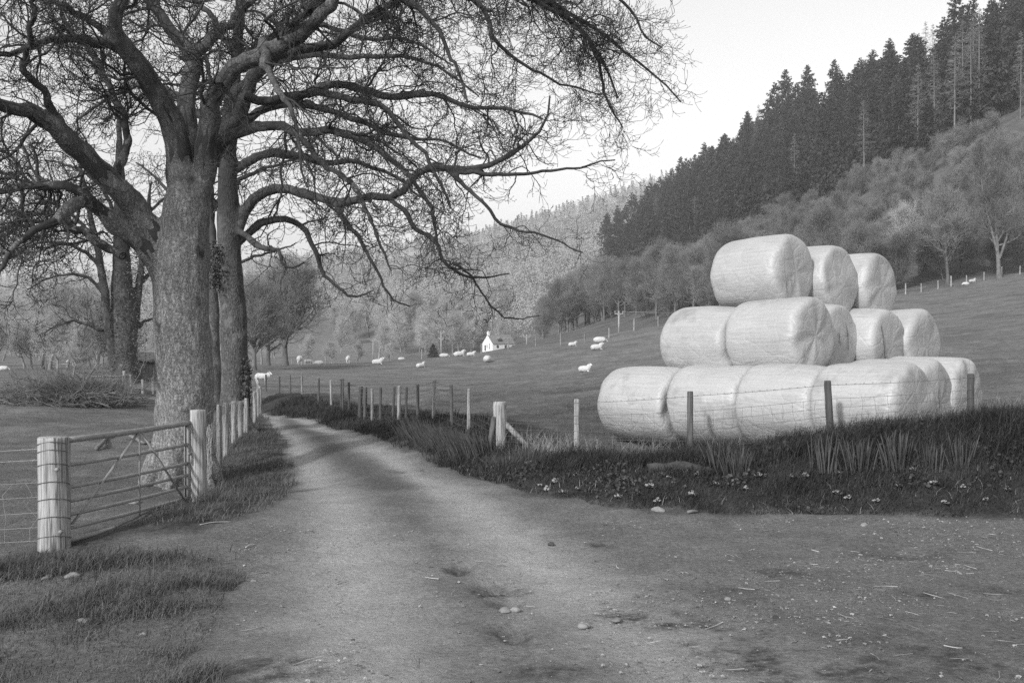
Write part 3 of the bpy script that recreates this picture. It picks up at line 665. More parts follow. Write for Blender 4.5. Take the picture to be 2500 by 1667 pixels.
big_tree('ash_tree', 'massive leafless tree with thick lit trunk and spreading limbs right behind the gate', T1, trunk1, limbs1, base1, 3, M['bark'], M['twig'], dens=.84)

T2 = 25.0
b2 = P(572, 0, T2); base2 = (b2[0], T2, gz(b2[0], T2))
trunk2 = [(575, 1060, 0, 42), (574, 1000, 0, 36), (573, 900, 0, 33), (570, 800, 0, 31), (566, 700, 0, 29), (561, 600, 0, 27), (557, 500, 0, 26), (556, 400, 0, 23), (560, 300, 0, 20), (570, 200, 0, 17), (580, 100, 0, 14), (590, -20, 0, 10)]
limbs2 = [
 [(580, 560, 0, 17), (612, 490, 0, 15), (670, 459, -.4, 14), (746, 467, -.9, 13), (823, 494, -1.3, 12), (860, 494, -1.4, 12), (922, 475, -1.6, 11.5), (991, 475, -1.8, 11), (1014, 448, -1.9, 11), (1068, 413, -2, 10), (1133, 421, -2.1, 9), (1202, 413, -2.2, 8), (1259, 387, -2.3, 7), (1317, 344, -2.4, 5), (1340, 300, -2.4, 4), (1355, 240, -2.4, 2.5)],
 [(1120, 420, -2.1, 7), (1200, 430, -2.2, 6), (1280, 428, -2.3, 5), (1360, 425, -2.3, 4), (1430, 412, -2.4, 3), (1500, 400, -2.4, 2)],
 [(1090, 415, -2, 6), (1140, 450, -2.2, 6), (1170, 490, -2.4, 5), (1190, 520, -2.5, 5), (1251, 545, -2.6, 4), (1310, 565, -2.7, 3), (1400, 590, -2.7, 2)],
 [(915, 477, -1.6, 8), (984, 500, -2.0, 7), (1014, 538, -2.2, 7), (1060, 569, -2.4, 6), (1075, 615, -2.6, 5), (1118, 645, -2.7, 4.5), (1167, 653, -2.8, 3.5), (1240, 640, -2.9, 2)],
 [(1105, 640, -2.7, 4), (1150, 672, -2.8, 3.5), (1180, 710, -2.9, 3), (1240, 735, -3, 2.5), (1320, 725, -3, 1.5)],
 [(820, 494, -1.3, 8), (838, 538, -1.5, 7), (876, 569, -1.7, 6), (905, 620, -1.8, 5), (925, 680, -1.9, 4), (960, 730, -2.0, 3), (1010, 760, -2.0, 2)],
 [(575, 600, .2, 12), (630, 545, .4, 11), (690, 535, .6, 10), (730, 560, .8, 8), (760, 610, .9, 7), (790, 680, 1, 5), (850, 728, 1, 4), (900, 715, 1, 2)],
 [(565, 420, 0, 14), (640, 380, .4, 12), (720, 385, .8, 11), (800, 410, 1.1, 9), (880, 410, 1.4, 7), (960, 440, 1.6, 5), (1030, 500, 1.7, 3)],
 [(562, 330, 0, 14), (650, 270, .5, 12), (760, 260, .9, 10), (870, 290, 1.2, 8), (980, 330, 1.5, 6), (1080, 330, 1.7, 4), (1180, 370, 1.8, 3)],
 [(562, 240, 0, 12), (640, 170, -.4, 11), (740, 150, -.8, 10), (860, 150, -1.1, 8), (980, 160, -1.4, 6), (1090, 200, -1.5, 4), (1170, 260, -1.5, 2)],
 [(570, 180, 0, 12), (650, 80, .3, 10), (760, 50, .6, 8), (880, 90, .9, 6), (1000, 90, 1.1, 4), (1100, 150, 1.2, 2.5)],
 [(562, 720, 0, 14), (535, 660, .3, 12), (518, 590, .5, 10), (500, 480, .7, 9), (470, 380, .9, 7), (430, 280, 1, 5)],
 [(560, 380, 0, 13), (500, 300, .5, 11), (430, 240, .9, 9), (350, 220, 1.3, 7), (270, 250, 1.7, 5), (200, 300, 2, 3)],
 [(575, 130, 0, 10), (520, 40, .2, 8), (470, -20, .4, 6), (400, -60, .6, 4)],
 [(580, 560, -.1, 9), (640, 610, -.5, 8), (690, 620, -.8, 6), (720, 660, -1, 4), (760, 650, -1.1, 2.5)],
]
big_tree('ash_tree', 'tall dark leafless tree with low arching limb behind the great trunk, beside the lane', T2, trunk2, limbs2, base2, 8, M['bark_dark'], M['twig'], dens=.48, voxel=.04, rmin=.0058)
def side_trunk(px0, d, specs, limbs, seed, label, dens, name='ash_tree'):
    b = P(px0, 0, d); base = (b[0], d, gz(b[0], d))
    return big_tree(name, label, d, specs, limbs, base, seed, M['bark_dark'], M['twig'], dens=dens, voxel=.05, rmin=.007)
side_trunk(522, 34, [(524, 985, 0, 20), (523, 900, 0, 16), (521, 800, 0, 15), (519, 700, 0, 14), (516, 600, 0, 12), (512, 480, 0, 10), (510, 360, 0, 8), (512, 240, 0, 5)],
  [[(519, 640, 0, 8), (480, 560, .5, 7), (430, 500, .8, 6), (380, 440, 1, 4), (330, 400, 1.2, 2)], [(514, 520, 0, 8), (570, 440, .4, 7), (640, 400, .8, 5), (720, 380, 1, 3)], [(511, 400, 0, 7), (460, 310, -.5, 6), (400, 250, -.9, 4), (330, 200, -1, 2)], [(511, 330, 0, 6), (570, 230, .4, 5), (650, 170, .8, 3), (720, 130, 1, 2)], [(518, 690, 0, 7), (570, 640, .4, 5), (640, 620, .8, 4), (720, 600, 1, 2)]],
  21, 'slim dark trunk half hidden between the two biggest trees', .42)
T3 = 48.0
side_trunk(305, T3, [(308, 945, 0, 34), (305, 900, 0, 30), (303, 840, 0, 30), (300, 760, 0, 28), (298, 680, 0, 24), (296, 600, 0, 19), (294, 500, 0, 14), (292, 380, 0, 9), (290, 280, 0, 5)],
  [[(285, 905, -.3, 15), (272, 840, -.4, 15), (262, 760, -.5, 13), (255, 680, -.6, 11), (245, 600, -.8, 9), (225, 500, -1, 7), (200, 400, -1.2, 4)],
   [(320, 840, .2, 14), (332, 760, .3, 12), (338, 690, .4, 10), (345, 620, .5, 8), (352, 540, .6, 6), (362, 440, .7, 3)],
   [(268, 800, -.4, 6), (240, 805, -.8, 5.5), (205, 795, -1.2, 5), (175, 785, -1.5, 4), (140, 790, -1.8, 3), (100, 810, -2, 2)],
   [(262, 730, -.5, 6), (225, 690, -.9, 5), (180, 670, -1.3, 4), (120, 680, -1.6, 3), (60, 720, -1.8, 2)],
   [(255, 670, -.6, 6), (210, 620, -1, 5), (150, 590, -1.4, 4), (80, 600, -1.8, 3), (20, 640, -2, 2)],
   [(245, 600, -.8, 6), (190, 540, -1.2, 5), (120, 500, -1.6, 4), (40, 510, -2, 2)],
   [(338, 700, .4, 6), (370, 660, .8, 5), (410, 650, 1.1, 4), (450, 670, 1.3, 2)],
   [(298, 640, 0, 7), (330, 560, .5, 5), (380, 500, .9, 4), (440, 460, 1.2, 2)],
   [(296, 560, 0, 7), (250, 470, .6, 5), (190, 420, 1, 4), (110, 400, 1.4, 2)],
   [(335, 800, .3, 5), (365, 780, .6, 4), (395, 770, .9, 3), (420, 780, 1, 1.5)]],
  31, 'ivy-clad tree with several stems standing beyond the brush heap', .62)

# ivy and dark climbing growth: clumps of small leaves close to a trunk
def leaf_cloud(mb, rng, n, centre_fn, size, shade=(.2, .9)):
    c = centre_fn(n); a = rng.normal(0, 1, (n, 3)); a = unit(a); b = unit(np.cross(a, rng.normal(0, 1, (n, 3))))
    s = (size * rng.uniform(.6, 1.4, n))[:, None]
    v = np.stack([c - a * s - b * s * .5, c + a * s * .2 - b * s, c + a * s * 1.2, c + a * s * .1 + b * s], 1).reshape(-1, 3)
    q = np.arange(4 * n).reshape(-1, 4)
    mb.add(v, q, a=np.repeat(rng.uniform(shade[0], shade[1], n), 4))
rng = np.random.default_rng(77)
tree3 = [o for o in C.objects if o.get('label', '').startswith('ivy-clad')][0]
iv = MB()
def ivy_pts(n):
    y = rng.uniform(640, 945, n); xx = 300 + (y - 640) * .02 + rng.normal(0, 1, n) * np.interp(y, [640, 750, 945], [20, 26, 24]) + rng.choice([-22, 0, 18, 26], n) * np.interp(y, [640, 945], [1.3, .8])
    d = T3 - .5 + rng.normal(0, .5, n); return np.stack([(xx - CX) / FPX * d, d, CAMZ - (y - CY) / FPX * d], 1)
leaf_cloud(iv, rng, 3800, ivy_pts, .032)
part("ivy", iv, M['ivy'], tree3, smooth=False, attr='shade')
tree2 = [o for o in C.objects if o.get('label', '').startswith('tall dark')][0]
iv = MB()
def ivy2(n):
    y = rng.choice([620, 660, 690, 900, 930, 960, 985], n) + rng.normal(0, 12, n); right = y > 800
    xx = np.where(right, 601 + rng.normal(0, 5, n), 530 + rng.normal(0, 9, n)); d = T2 - .15 + rng.normal(0, .15, n)
    return np.stack([(xx - CX) / FPX * d, d, CAMZ - (y - CY) / FPX * d], 1)
leaf_cloud(iv, rng, 2600, ivy2, .03)
part("ivy", iv, M['ivy'], tree2, smooth=False, attr='shade')

# ------------------------------------------------------------------ posts, wires, fences
def post_mb(base, top, r, rng, sides=10, square=False, tilt=None, bury=.25):
    base = np.asarray(base, float); top = np.asarray(top, float); mb = MB()
    K = 7; tt = np.array([0, .25, .5, .75, .93, .985, 1.0]); b = base - (0, 0, bury)
    Pn = b + (top - b) * tt[:, None]
    rr = r * np.array([1.04, 1.02, 1.0, .99, .985, .95, .86])
    if square:
        Pn[:, :2] += 0; mb.tubes(Pn, rr * 1.25, 4, cap=True)
    else:
        Pn[1:-2, :2] += rng.normal(0, r * .04, (K - 3, 2)); mb.tubes(Pn, rr, sides, cap=True)
    return mb
def strand(a, b, sag, K=8):
    t = np.linspace(0, 1, K)[:, None]; p = np.asarray(a) + (np.asarray(b) - np.asarray(a)) * t; p[:, 2] -= sag * 4 * (t * (1 - t))[:, 0]; return p
def wires_mb(tops, bases, heights, r, rng, barbed=False, barb_step=.12, sag=.02):
    """strands fixed at heights (fractions of the post) from post to post"""
    mb = MB(); PP = []
    for hfr in heights:
        for k in range(len(tops) - 1):
            a = bases[k] + (tops[k] - bases[k]) * hfr; b = bases[k + 1] + (tops[k + 1] - bases[k + 1]) * hfr
            off = np.array([0, -.05, 0]); p = strand(a + off, b + off, sag * rng.uniform(.4, 1.3)); PP.append(p)
            if barbed:
                L = np.linalg.norm(b - a); n = int(L / barb_step)
                for q in range(1, n):
                    c = strand(a + off, b + off, 0, n + 1)[q]
                    for _ in range(2):
                        dv = unit(rng.normal(0, 1, 3)) * .017; mb.tubes(np.array([c - dv, c + dv]), np.array([r * .7, r * .7]), 3)
    PP = np.array(PP); mb.tubes(PP, np.full(PP.shape[:2], r), 4); return mb
def netting_mb(tops, bases, fr, step, r, rng, wob=.015):
    """stock netting: horizontal strands at fractions fr and uprights every step metres"""
    mb = wires_mb(tops, bases, fr, r, rng, sag=.012); V = []
    for k in range(len(tops) - 1):
        L = np.linalg.norm(bases[k + 1] - bases[k]); n = max(2, int(L / step))
        for q in range(n):
            s = (q + .5) / n; b = bases[k] + (bases[k + 1] - bases[k]) * s; t = tops[k] + (tops[k + 1] - tops[k]) * s
            z = np.linspace(fr[0], fr[-1], 6)[:, None]; p = b + (t - b) * z + (0, -.05, 0) + np.c_[rng.normal(0, wob, (6, 2)), np.zeros(6)]; V.append(p)
    V = np.array(V); mb.tubes(V, np.full(V.shape[:2], r * .8), 3); return mb
def fence(name, label, posts, rng, barbed=(), net=None, step=.18, wr=.0022, wmat='wire', group=None, extra=None, net_mat=None):
    """posts: (base, top, radius, material, square)"""
    b0 = posts[0][0]; f = thing(name, label, 'fence', tuple(b0), group=group)
    for b, t, r, mm, sq in posts:
        part("post", post_mb(b, t, r, rng, square=sq), M[mm], f)
    tops = [np.asarray(p[1]) for p in posts]; bases = [np.asarray(p[0]) for p in posts]
    if barbed: part("barbed_wire", wires_mb(tops, bases, barbed, wr, rng, barbed=wr < .004), M[wmat], f)
    if net: part("wire_netting", netting_mb(tops, bases, net, step, wr * .8, rng), M[net_mat or wmat], f)
    return f
def fpost(px, d, ytop, w, mm='post', sq=False, dx=0.0):
    x = (px - CX) / FPX * d; z = gz(x, d); t = P(px, ytop, d); t[0] += dx
    return (np.array([x, d, z]), t, w / 2 / FPX * d, mm, sq)
rng = np.random.default_rng(5)
bf = [fpost(1220, 17, 980, 34, 'post_pale'), fpost(1408, 16.7, 974, 14, 'post_pale'), fpost(1685, 16.0, 955, 15, 'post_dark'), fpost(2032, 14.4, 929, 18, 'post_dark', dx=-.07), fpost(2370, 14.0, 912, 16, 'post_dark')]
for q in ((9.6, 13.7), (12.6, 13.4)):
    zq = gz(*q); bf.append((np.array([q[0], q[1], zq]), np.array([q[0], q[1], zq + 1.05]), .05, 'post_dark', False))
f1 = fence('wire_fence', 'barbed wire and netting fence in front of the white bale stack', bf, rng, barbed=(.93,), net=(.14, .27, .41, .55, .70), step=.17, wr=.0032)
br = MB(); s0 = bf[0]; br.beam(s0[0] + (s0[1] - s0[0]) * .62 + (.02, .02, 0), np.array([(1296 - CX) / FPX * 16.9, 16.9, gz((1296 - CX) / FPX * 16.9, 16.9) + .02]), .10, .075)
part("brace", br, M['post'], f1)
br = MB(); br.beam(np.array([(1192 - CX) / FPX * 16.8, 16.8, s0[0][2] - .1]), np.array([(1206 - CX) / FPX * 16.9, 16.95, s0[0][2] + .52]), .09, .08); part("brace", br, M['post_dark'], f1)

lf = [bf[0]]
spec = [(1143, 977, 9, 'post'), (1104, 966, 8, 'post_dark'), (1058, 965, 9, 'post_pale'), (1020, 959, 8, 'post_dark'), (991, 962, 6, 'post_dark'), (973, 955, 9, 'post'), (958, 949, 6, 'post_dark'), (928, 945, 7, 'post_dark'), (909, 948, 7, 'post'), (891, 945, 8, 'post_dark'), (877, 943, 8, 'post_dark'), (852, 933, 6, 'post_dark'), (837, 928, 5, 'post_dark'), (832, 928, 4, 'post_dark'), (809, 928, 6, 'post_pale'), (777, 923, 5, 'post_dark'), (738, 921, 5, 'post'), (709, 920, 5, 'post_dark'), (681, 918, 5, 'post_dark'), (650, 915, 5, 'post_dark')]
lx = [q[0] for q in lanefence_px][::-1]; ld = [q[1] for q in lanefence_px][::-1]
for px, yt, w, mm in spec:
    d = 1 / np.interp(px, lx, 1 / np.array(ld)); q = fpost(px, d, yt, w, mm, sq=(px in (877, 891)), dx=(.05 if px in (877, 958) else .022 * math.sin(px * 1.7)))
    q[1][2] = max(q[1][2], q[0][2] + .80); q[1][2] = min(q[1][2], q[0][2] + 1.12); lf.append(q)
f2 = fence('post_and_wire_fence', 'long row of pale and dark posts along the right side of the lane', lf[1:], rng, barbed=(.95, .80), net=(.1, .25, .4, .55, .7), step=.2, wr=.0032)
wr_ = wires_mb([lf[0][1], lf[1][1]], [lf[0][0], lf[1][0]], (.93, .78), .003, rng, barbed=True); part("barbed_wire", wr_, M['wire'], f2)
wr_ = netting_mb([lf[0][1], lf[1][1]], [lf[0][0], lf[1][0]], (.14, .27, .41, .55, .70), .10, .0017, rng); part("wire_netting", wr_, M['wire'], f2)
cap_d = 1 / np.interp(835, lx, 1 / np.array(ld)); cp = MB(); c0 = P(835, 926.5, cap_d); cp.box(c0, (.14, .07, .03)); part("post_cap", cp, M['post_dark'], f2)

# left side of the lane: posts with netting from the right gatepost, following the bend
lp = []
for px, d, yt, w, mm in ((535, 17.0, 987, 13, 'post'), (552, 18.5, 983, 15, 'post'), (571, 20.3, 979, 13, 'post'), (587, 22, 979, 11, 'post'), (601, 24, 972, 11, 'post'), (612, 26, 965, 9, 'post'), (622, 28, 955, 9, 'post'), (630, 30.5, 948, 8, 'post'), (635, 33, 943, 8, 'post'), (630, 36, 935, 6, 'post')):
    lp.append(fpost(px, d, yt, w, mm))
gpr_b = np.array([*P(484, 0, 12.6)[:2], 0]); gpr_b[2] = gz(gpr_b[0], gpr_b[1]); gpr_t = P(483, 1000, 12.6)
f3 = fence('netting_fence', 'weathered post and netting fence along the left side of the lane', lp, rng, barbed=(.96,), net=(.05, .2, .35, .5, .65, .8), step=.15, wr=.0030, wmat='wire_pale')
gp_fake_t = gpr_t - (0, 0, .12)
part("wire_netting", netting_mb([gp_fake_t, lp[0][1]], [gpr_b, lp[0][0]], (.10, .2, .3, .4, .5, .6, .7, .8), .12, .0036, rng), M['wire_pale'], f3)
part("barbed_wire", wires_mb([gp_fake_t, lp[0][1]], [gpr_b, lp[0][0]], (.99,), .004, rng), M['wire_pale'], f3)

# gateposts and gate
gpl_b = np.array([*P(133, 0, 10.2)[:2], 0]); gpl_b[2] = gz(gpl_b[0], gpl_b[1])
def gatepost(base, top, r, label, mm, seed):
    rg = np.random.default_rng(seed); mb = MB(); K = 14
    tt = np.concatenate([np.linspace(0, .97, K - 2), [.99, 1.0]]); b = base - (0, 0, .3); pts = b + (top - b) * tt[:, None]
    rr = r * (1.08 - .10 * tt); rr[-1] *= .93
    mb.tubes(pts, rr, 28, cap=True); g = thing('gate_post', label, 'gate post', tuple(base))
    v = mb.v[0]; nn = noise3(v * (1, 1, .12), 16, seed); axis = pts[0, :2]; dv = v[:, :2] - axis; v[:, :2] += dv / (np.linalg.norm(dv, axis=1, keepdims=True) + 1e-6) * (nn * r * .06)[:, None]
    part("post_body", mb, mm, g); return g
M['gatepost'] = mat("split_gatepost_wood", .07, .29, 2.2, .9, ramp=(.34, .6), stretch=(18, 18, .7), bump=.6, bscale=5, dist=.012, extra=chain(spots(1.6, .56, .62, .14, 4.0)))
g1 = gatepost(gpl_b, P(129, 1066, 10.2), .150, 'thick pale round gatepost wrapped in wire at the near end of the gate', M['gatepost'], 2)
g2 = gatepost(gpr_b, gpr_t, .100, 'slimmer pale gatepost at the far end of the gate beside the trunk', M['gatepost'], 4)
wr_ = MB()
for z in (.10, .27, .43, .58, .74, .86, .93):
    a = np.linspace(-.3, 2 * np.pi - 1.0, 22); p0 = gpl_b + (P(129, 1066, 10.2) - gpl_b) * z; rr = .150 * (1.06 - .1 * z) + .006
    wr_.tubes(np.stack([p0[0] + rr * np.cos(a), p0[1] - rr * np.sin(a), p0[2] + .03 * np.sin(a * 1.5) + np.linspace(0, .05, 22)], 1), np.full(22, .004), 4)
part("wire_wrap", wr_, M['wire'], g1)
for z, px in ((.83, 139), (.2, 148)):
    bolt = MB(); c = P(px, 0, 10.04); zz = gpl_b[2] + z; bolt.tubes(np.array([[c[0], 10.06, zz], [c[0], 10.02, zz]]), np.array([.022, .02]), 10, cap=True); part("bolt", bolt, M['gate'], g1)
A = P(163, 1320, 10.28); B = P(461, 1239, 12.52); At = P(163, 1074, 10.28); Bt = P(461, 1032, 12.52)
gt = thing('field_gate', 'seven-bar galvanised metal field gate closed between two gateposts', 'gate', tuple(A))
fl = [1.0, .75, .528, .390, .255, .121, 0.0]
for k, f in enumerate(fl):
    a = A + (At - A) * f; b = B + (Bt - B) * f; mb = MB(); r = .033 if k == 0 else (.028 if k == 6 else .020)
    p = strand(a, b, .01, 10); mb.tubes(p, np.full(10, r), 12, cap=True); part("rail", mb, M['gate'], gt)
dv = unit(B - A); nrm = np.array([dv[1], -dv[0], 0])
for s in (0.012, .992):
    mb = MB(); a = A + (B - A) * s; t = At + (Bt - At) * s; mb.tubes(np.array([a, t]), np.full(2, .021), 10, cap=True); part("stile", mb, M['gate'], gt)
mb = MB(); a = A + (B - A) * .985; t = At + (Bt - At) * .985; mb.beam(a - (0, 0, .02) - nrm * .03, t - nrm * .03 + (0, 0, .03), .05, .012); part("hinge_plate", mb, M['post_pale'], gt)
mid = lambda s, f: (A + (B - A) * s) * (1 - f) + (At + (Bt - At) * s) * f
mb = MB(); mb.beam(mid(.535, 0) + nrm * .022, mid(.535, 1) + nrm * .022, .030, .008); part("upright", mb, M['gate'], gt)
for s1 in (.02, .98):
    mb = MB(); mb.beam(mid(.52 if s1 < .5 else .55, .97) + nrm * .026, mid(s1, .16 if s1 < .5 else .02) + nrm * .026, .032, .008); part("brace", mb, M['gate'], gt)
mb = MB(); mb.tubes(np.array([mid(.975, .64) + nrm * .03, mid(1.03, .64) + nrm * .03]), np.full(2, .014), 8, cap=True); mb.tubes(np.array([mid(.985, .62) + nrm * .05, mid(.985, .52) + nrm * .05]), np.full(2, .012), 8, cap=True); part("latch", mb, M['gate'], gt)

# wires going left from the near gatepost
xl = -9.0; pl = (np.array([xl, 9.4, gz(xl, 9.4)]), np.array([xl, 9.4, gz(xl, 9.4) + 1.1]), .06, 'post', False)
f4 = thing('wire_fence', 'loose barbed wire and netting running left from the thick near gatepost', 'fence', tuple(pl[0]))
part("post", post_mb(pl[0], pl[1], .06, rng), M['post'], f4)
tp = [pl[1], P(118, 1066, 10.2)]; bp_ = [pl[0], gpl_b - (.12, 0, 0)]
part("barbed_wire", wires_mb(tp, bp_, (.90, .80), .0024, rng, barbed=True, barb_step=.11, sag=.03), M['wire_pale'], f4)
part("wire_netting", netting_mb(tp, bp_, (.08, .2, .33, .47, .6), .22, .0019, rng, wob=.03), M['wire_pale'], f4)

# ------------------------------------------------------------------ wrapped bales
def bale_mesh(seed, Rb=.70, Lb=1.38, sag=.04):
    rg = np.random.default_rng(seed); ns = 64
    # profile of the drum from one end centre to the other
    prof = [(-.496, .0), (-.498, .2), (-.499, .45), (-.5, .66), (-.4995, .78), (-.495, .862), (-.482, .922), (-.460, .958), (-.425, .980), (-.36, .993), (-.2, 1.003), (0, 1.008)]
    prof = prof + [(-a, b) for a, b in prof[-2::-1]]
    prof = np.array(prof); a = np.arange(ns) * 2 * np.pi / ns
    x = prof[:, 0] * Lb; r = prof[:, 1] * Rb
    V = np.stack([np.repeat(x, ns).reshape(-1, ns), r[:, None] * np.cos(a), r[:, None] * np.sin(a)], -1).reshape(-1, 3)
    n = len(prof); i, j = np.meshgrid(np.arange(n - 1), np.arange(ns), indexing='ij'); j2 = (j + 1) % ns
    q = np.stack([i * ns + j, (i + 1) * ns + j, (i + 1) * ns + j2, i * ns + j2], -1).reshape(-1, 4)
    V0 = V.copy(); ends = smooth(.40, .5, np.abs(V0[:, 0]) / Lb)
    rad = np.hypot(V0[:, 1], V0[:, 2]); th = np.arctan2(V0[:, 2], V0[:, 1])
    nn = .026 * noise3(V0, 1.5, seed) + .018 * noise3(V0 * (.6, 1.5, 1.5), 3.2, seed + 1) + .006 * noise3(V0 * (.4, 1, 1), 9, seed + 7)
    V[:, 1:] *= (1 + nn[:, None] / Rb * .8)
    # folds of film gathered towards the middle of each end, bulging a little
    V[:, 0] += np.sign(V0[:, 0]) * ends * (.035 * np.clip(1 - (rad / Rb) ** 2, 0, 1) +   .045 * noise3(V0, 2.4, seed + 3) + .034 * np.sin(th * 7 + 3 * noise3(V0, 1.5, seed + 9)) * np.clip(rad / Rb, 0, 1) * noise3(V0, 1.2, seed + 5))
    # settled under its own weight
    V[:, 2] = np.where(V[:, 2] < 0, np.maximum(V[:, 2] * .97, -Rb * (1 - sag)), V[:, 2] * .985)
    V[:, 1] *= 1 + .03 * (1 - (V[:, 2] / Rb) ** 2)
    mb = MB(); mb.add(V, q)
    me = mb.mesh("bale", M['bale']); me = modified(me, [('SUBSURF', dict(levels=1, render_levels=1))]); return me
AX = np.array([.695, -.719]); PPd = np.array([.719, .695]); ANG = math.atan2(AX[1], AX[0])
bales = [  # centre x, y, centre height, tilt, label
 (2.55, 18.37, .84, 0, 'white wrapped bale at the far left end of the bottom row'),
 (3.62, 17.27, .90, 1, 'white wrapped bale in the bottom row, second from the left'),
 (4.58, 16.28, .94, 0, 'bottom row bale behind the gap between two dark posts, third from left'),
 (5.53, 15.28, 1.0, 1, 'nearest bale of the bottom row with creased dark end behind the leaning dark post'),
 (6.26, 16.26, 1.02, 1, 'bottom bale with grey stained end just behind the nearest bottom bale'),
 (7.16, 17.13, 1.06, 0, 'bottom bale at the far right end of the stack behind the rightmost post'),
 (3.66, 18.19, 1.95, -1, 'middle row bale at the left, its lower edge dented inward'),
 (4.62, 17.20, 2.06, 2, 'big middle row bale with bright rim and rumpled end under the topmost one'),
 (5.41, 18.25, 1.99, 1, 'middle row bale with torn stained wrap on its end'),
 (6.52, 18.97, 1.93, 1, 'middle row bale with a long slit in its wrap beside the stained one'),
 (7.56, 19.75, 1.93, 1, 'middle row bale at the right end of its row, rounded and clean'),
 (4.57, 18.19, 3.20, 3, 'highest bale of the stack, nearest on the top row, with two scratches'),
 (5.65, 19.02, 3.10, 1, 'top row bale in the middle between two others'),
 (6.73, 19.85, 3.04, 1, 'top row bale at the right end, smallest looking of the three'),
]
for k, (bx, by, bz, tl, lab) in enumerate(bales):
    o = link('silage_bale', bale_mesh(100 + k, Lb=(1.5 if k == 0 else 1.36) + .03 * math.sin(k * 2.3)), None, (bx, by, bz)); tag(o, lab, 'bale', 'white wrapped silage bales stacked in the field')
    o.rotation_euler = (R(35 * k), R(-tl), ANG + R(2.5 * math.sin(k * 1.7))); o.rotation_mode = 'XYZ'
    o.rotation_euler[0] = 0
    e = np.array([bx, by, bz])
    ex = np.array([AX[0], AX[1], 0])
    def tear(path, w, name, k=k):
        mb = MB(); q = resample(np.column_stack([path, [w] * len(path)]), 10); q[:, 3] *= np.sin(np.linspace(.15, np.pi - .1, 10)) * (1 + .4 * np.sin(np.arange(10) * 2.1))
        ctr = q[:, :3]; nrm = np.array([0.0, 1, 0]); v = np.concatenate([ctr - nrm * q[:, 3:4], ctr + nrm * q[:, 3:4]])
        qd = [(i, i + 1, 10 + i + 1, 10 + i) for i in range(9)]; mb.add(v, qd); mb.add(v - (.012, 0, 0), [f[::-1] for f in qd])
        link(name, mb.mesh(name, M['tear'], True), o)
    if k == 8: tear([(.735, .02, .36), (.738, .10, .2), (.738, .13, 0), (.735, .12, -.25)], .022, 'torn_film'); tear([(.735, -.18, .25), (.735, -.2, .05), (.73, -.16, -.1)], .012, 'torn_film')
    if k == 9: tear([(.735, -.42, .38), (.74, -.33, .1), (.74, -.27, -.2), (.735, -.2, -.38)], .024, 'torn_film')
    if k == 4: tear([(.74, -.1, .3), (.745, -.06, .1), (.745, -.02, -.12)], .03, 'torn_film')
    if k == 11: tear([(.725, -.36, -.1), (.725, -.37, -.3), (.715, -.36, -.44)], .010, 'torn_film'); tear([(.725, -.22, -.12), (.72, -.2, -.42)], .008, 'torn_film')

# ------------------------------------------------------------------ sheep
def ellipsoid(mb, c, r, rot=0.0, n=12, pitch=0.0):
    a = np.linspace(0, np.pi, n)[:, None]; b = (np.arange(2 * n) * np.pi / n)[None]
    x = np.cos(a) * np.ones_like(b); y = np.sin(a) * np.cos(b); z = np.sin(a) * np.sin(b)
    v = np.stack([x, y, z], -1).reshape(-1, 3) * np.asarray(r)
    cp, sp = math.cos(pitch), math.sin(pitch); v = np.stack([v[:, 0] * cp - v[:, 2] * sp, v[:, 1], v[:, 0] * sp + v[:, 2] * cp], 1)
    cr_, sr = math.cos(rot), math.sin(rot); v = np.stack([v[:, 0] * cr_ - v[:, 1] * sr, v[:, 0] * sr + v[:, 1] * cr_, v[:, 2]], 1) + np.asarray(c)
    m = 2 * n; i, j = np.meshgrid(np.arange(n - 1), np.arange(m), indexing='ij'); j2 = (j + 1) % m
    mb.add(v, np.stack([i * m + j, i * m + j2, (i + 1) * m + j2, (i + 1) * m + j], -1).reshape(-1, 4))
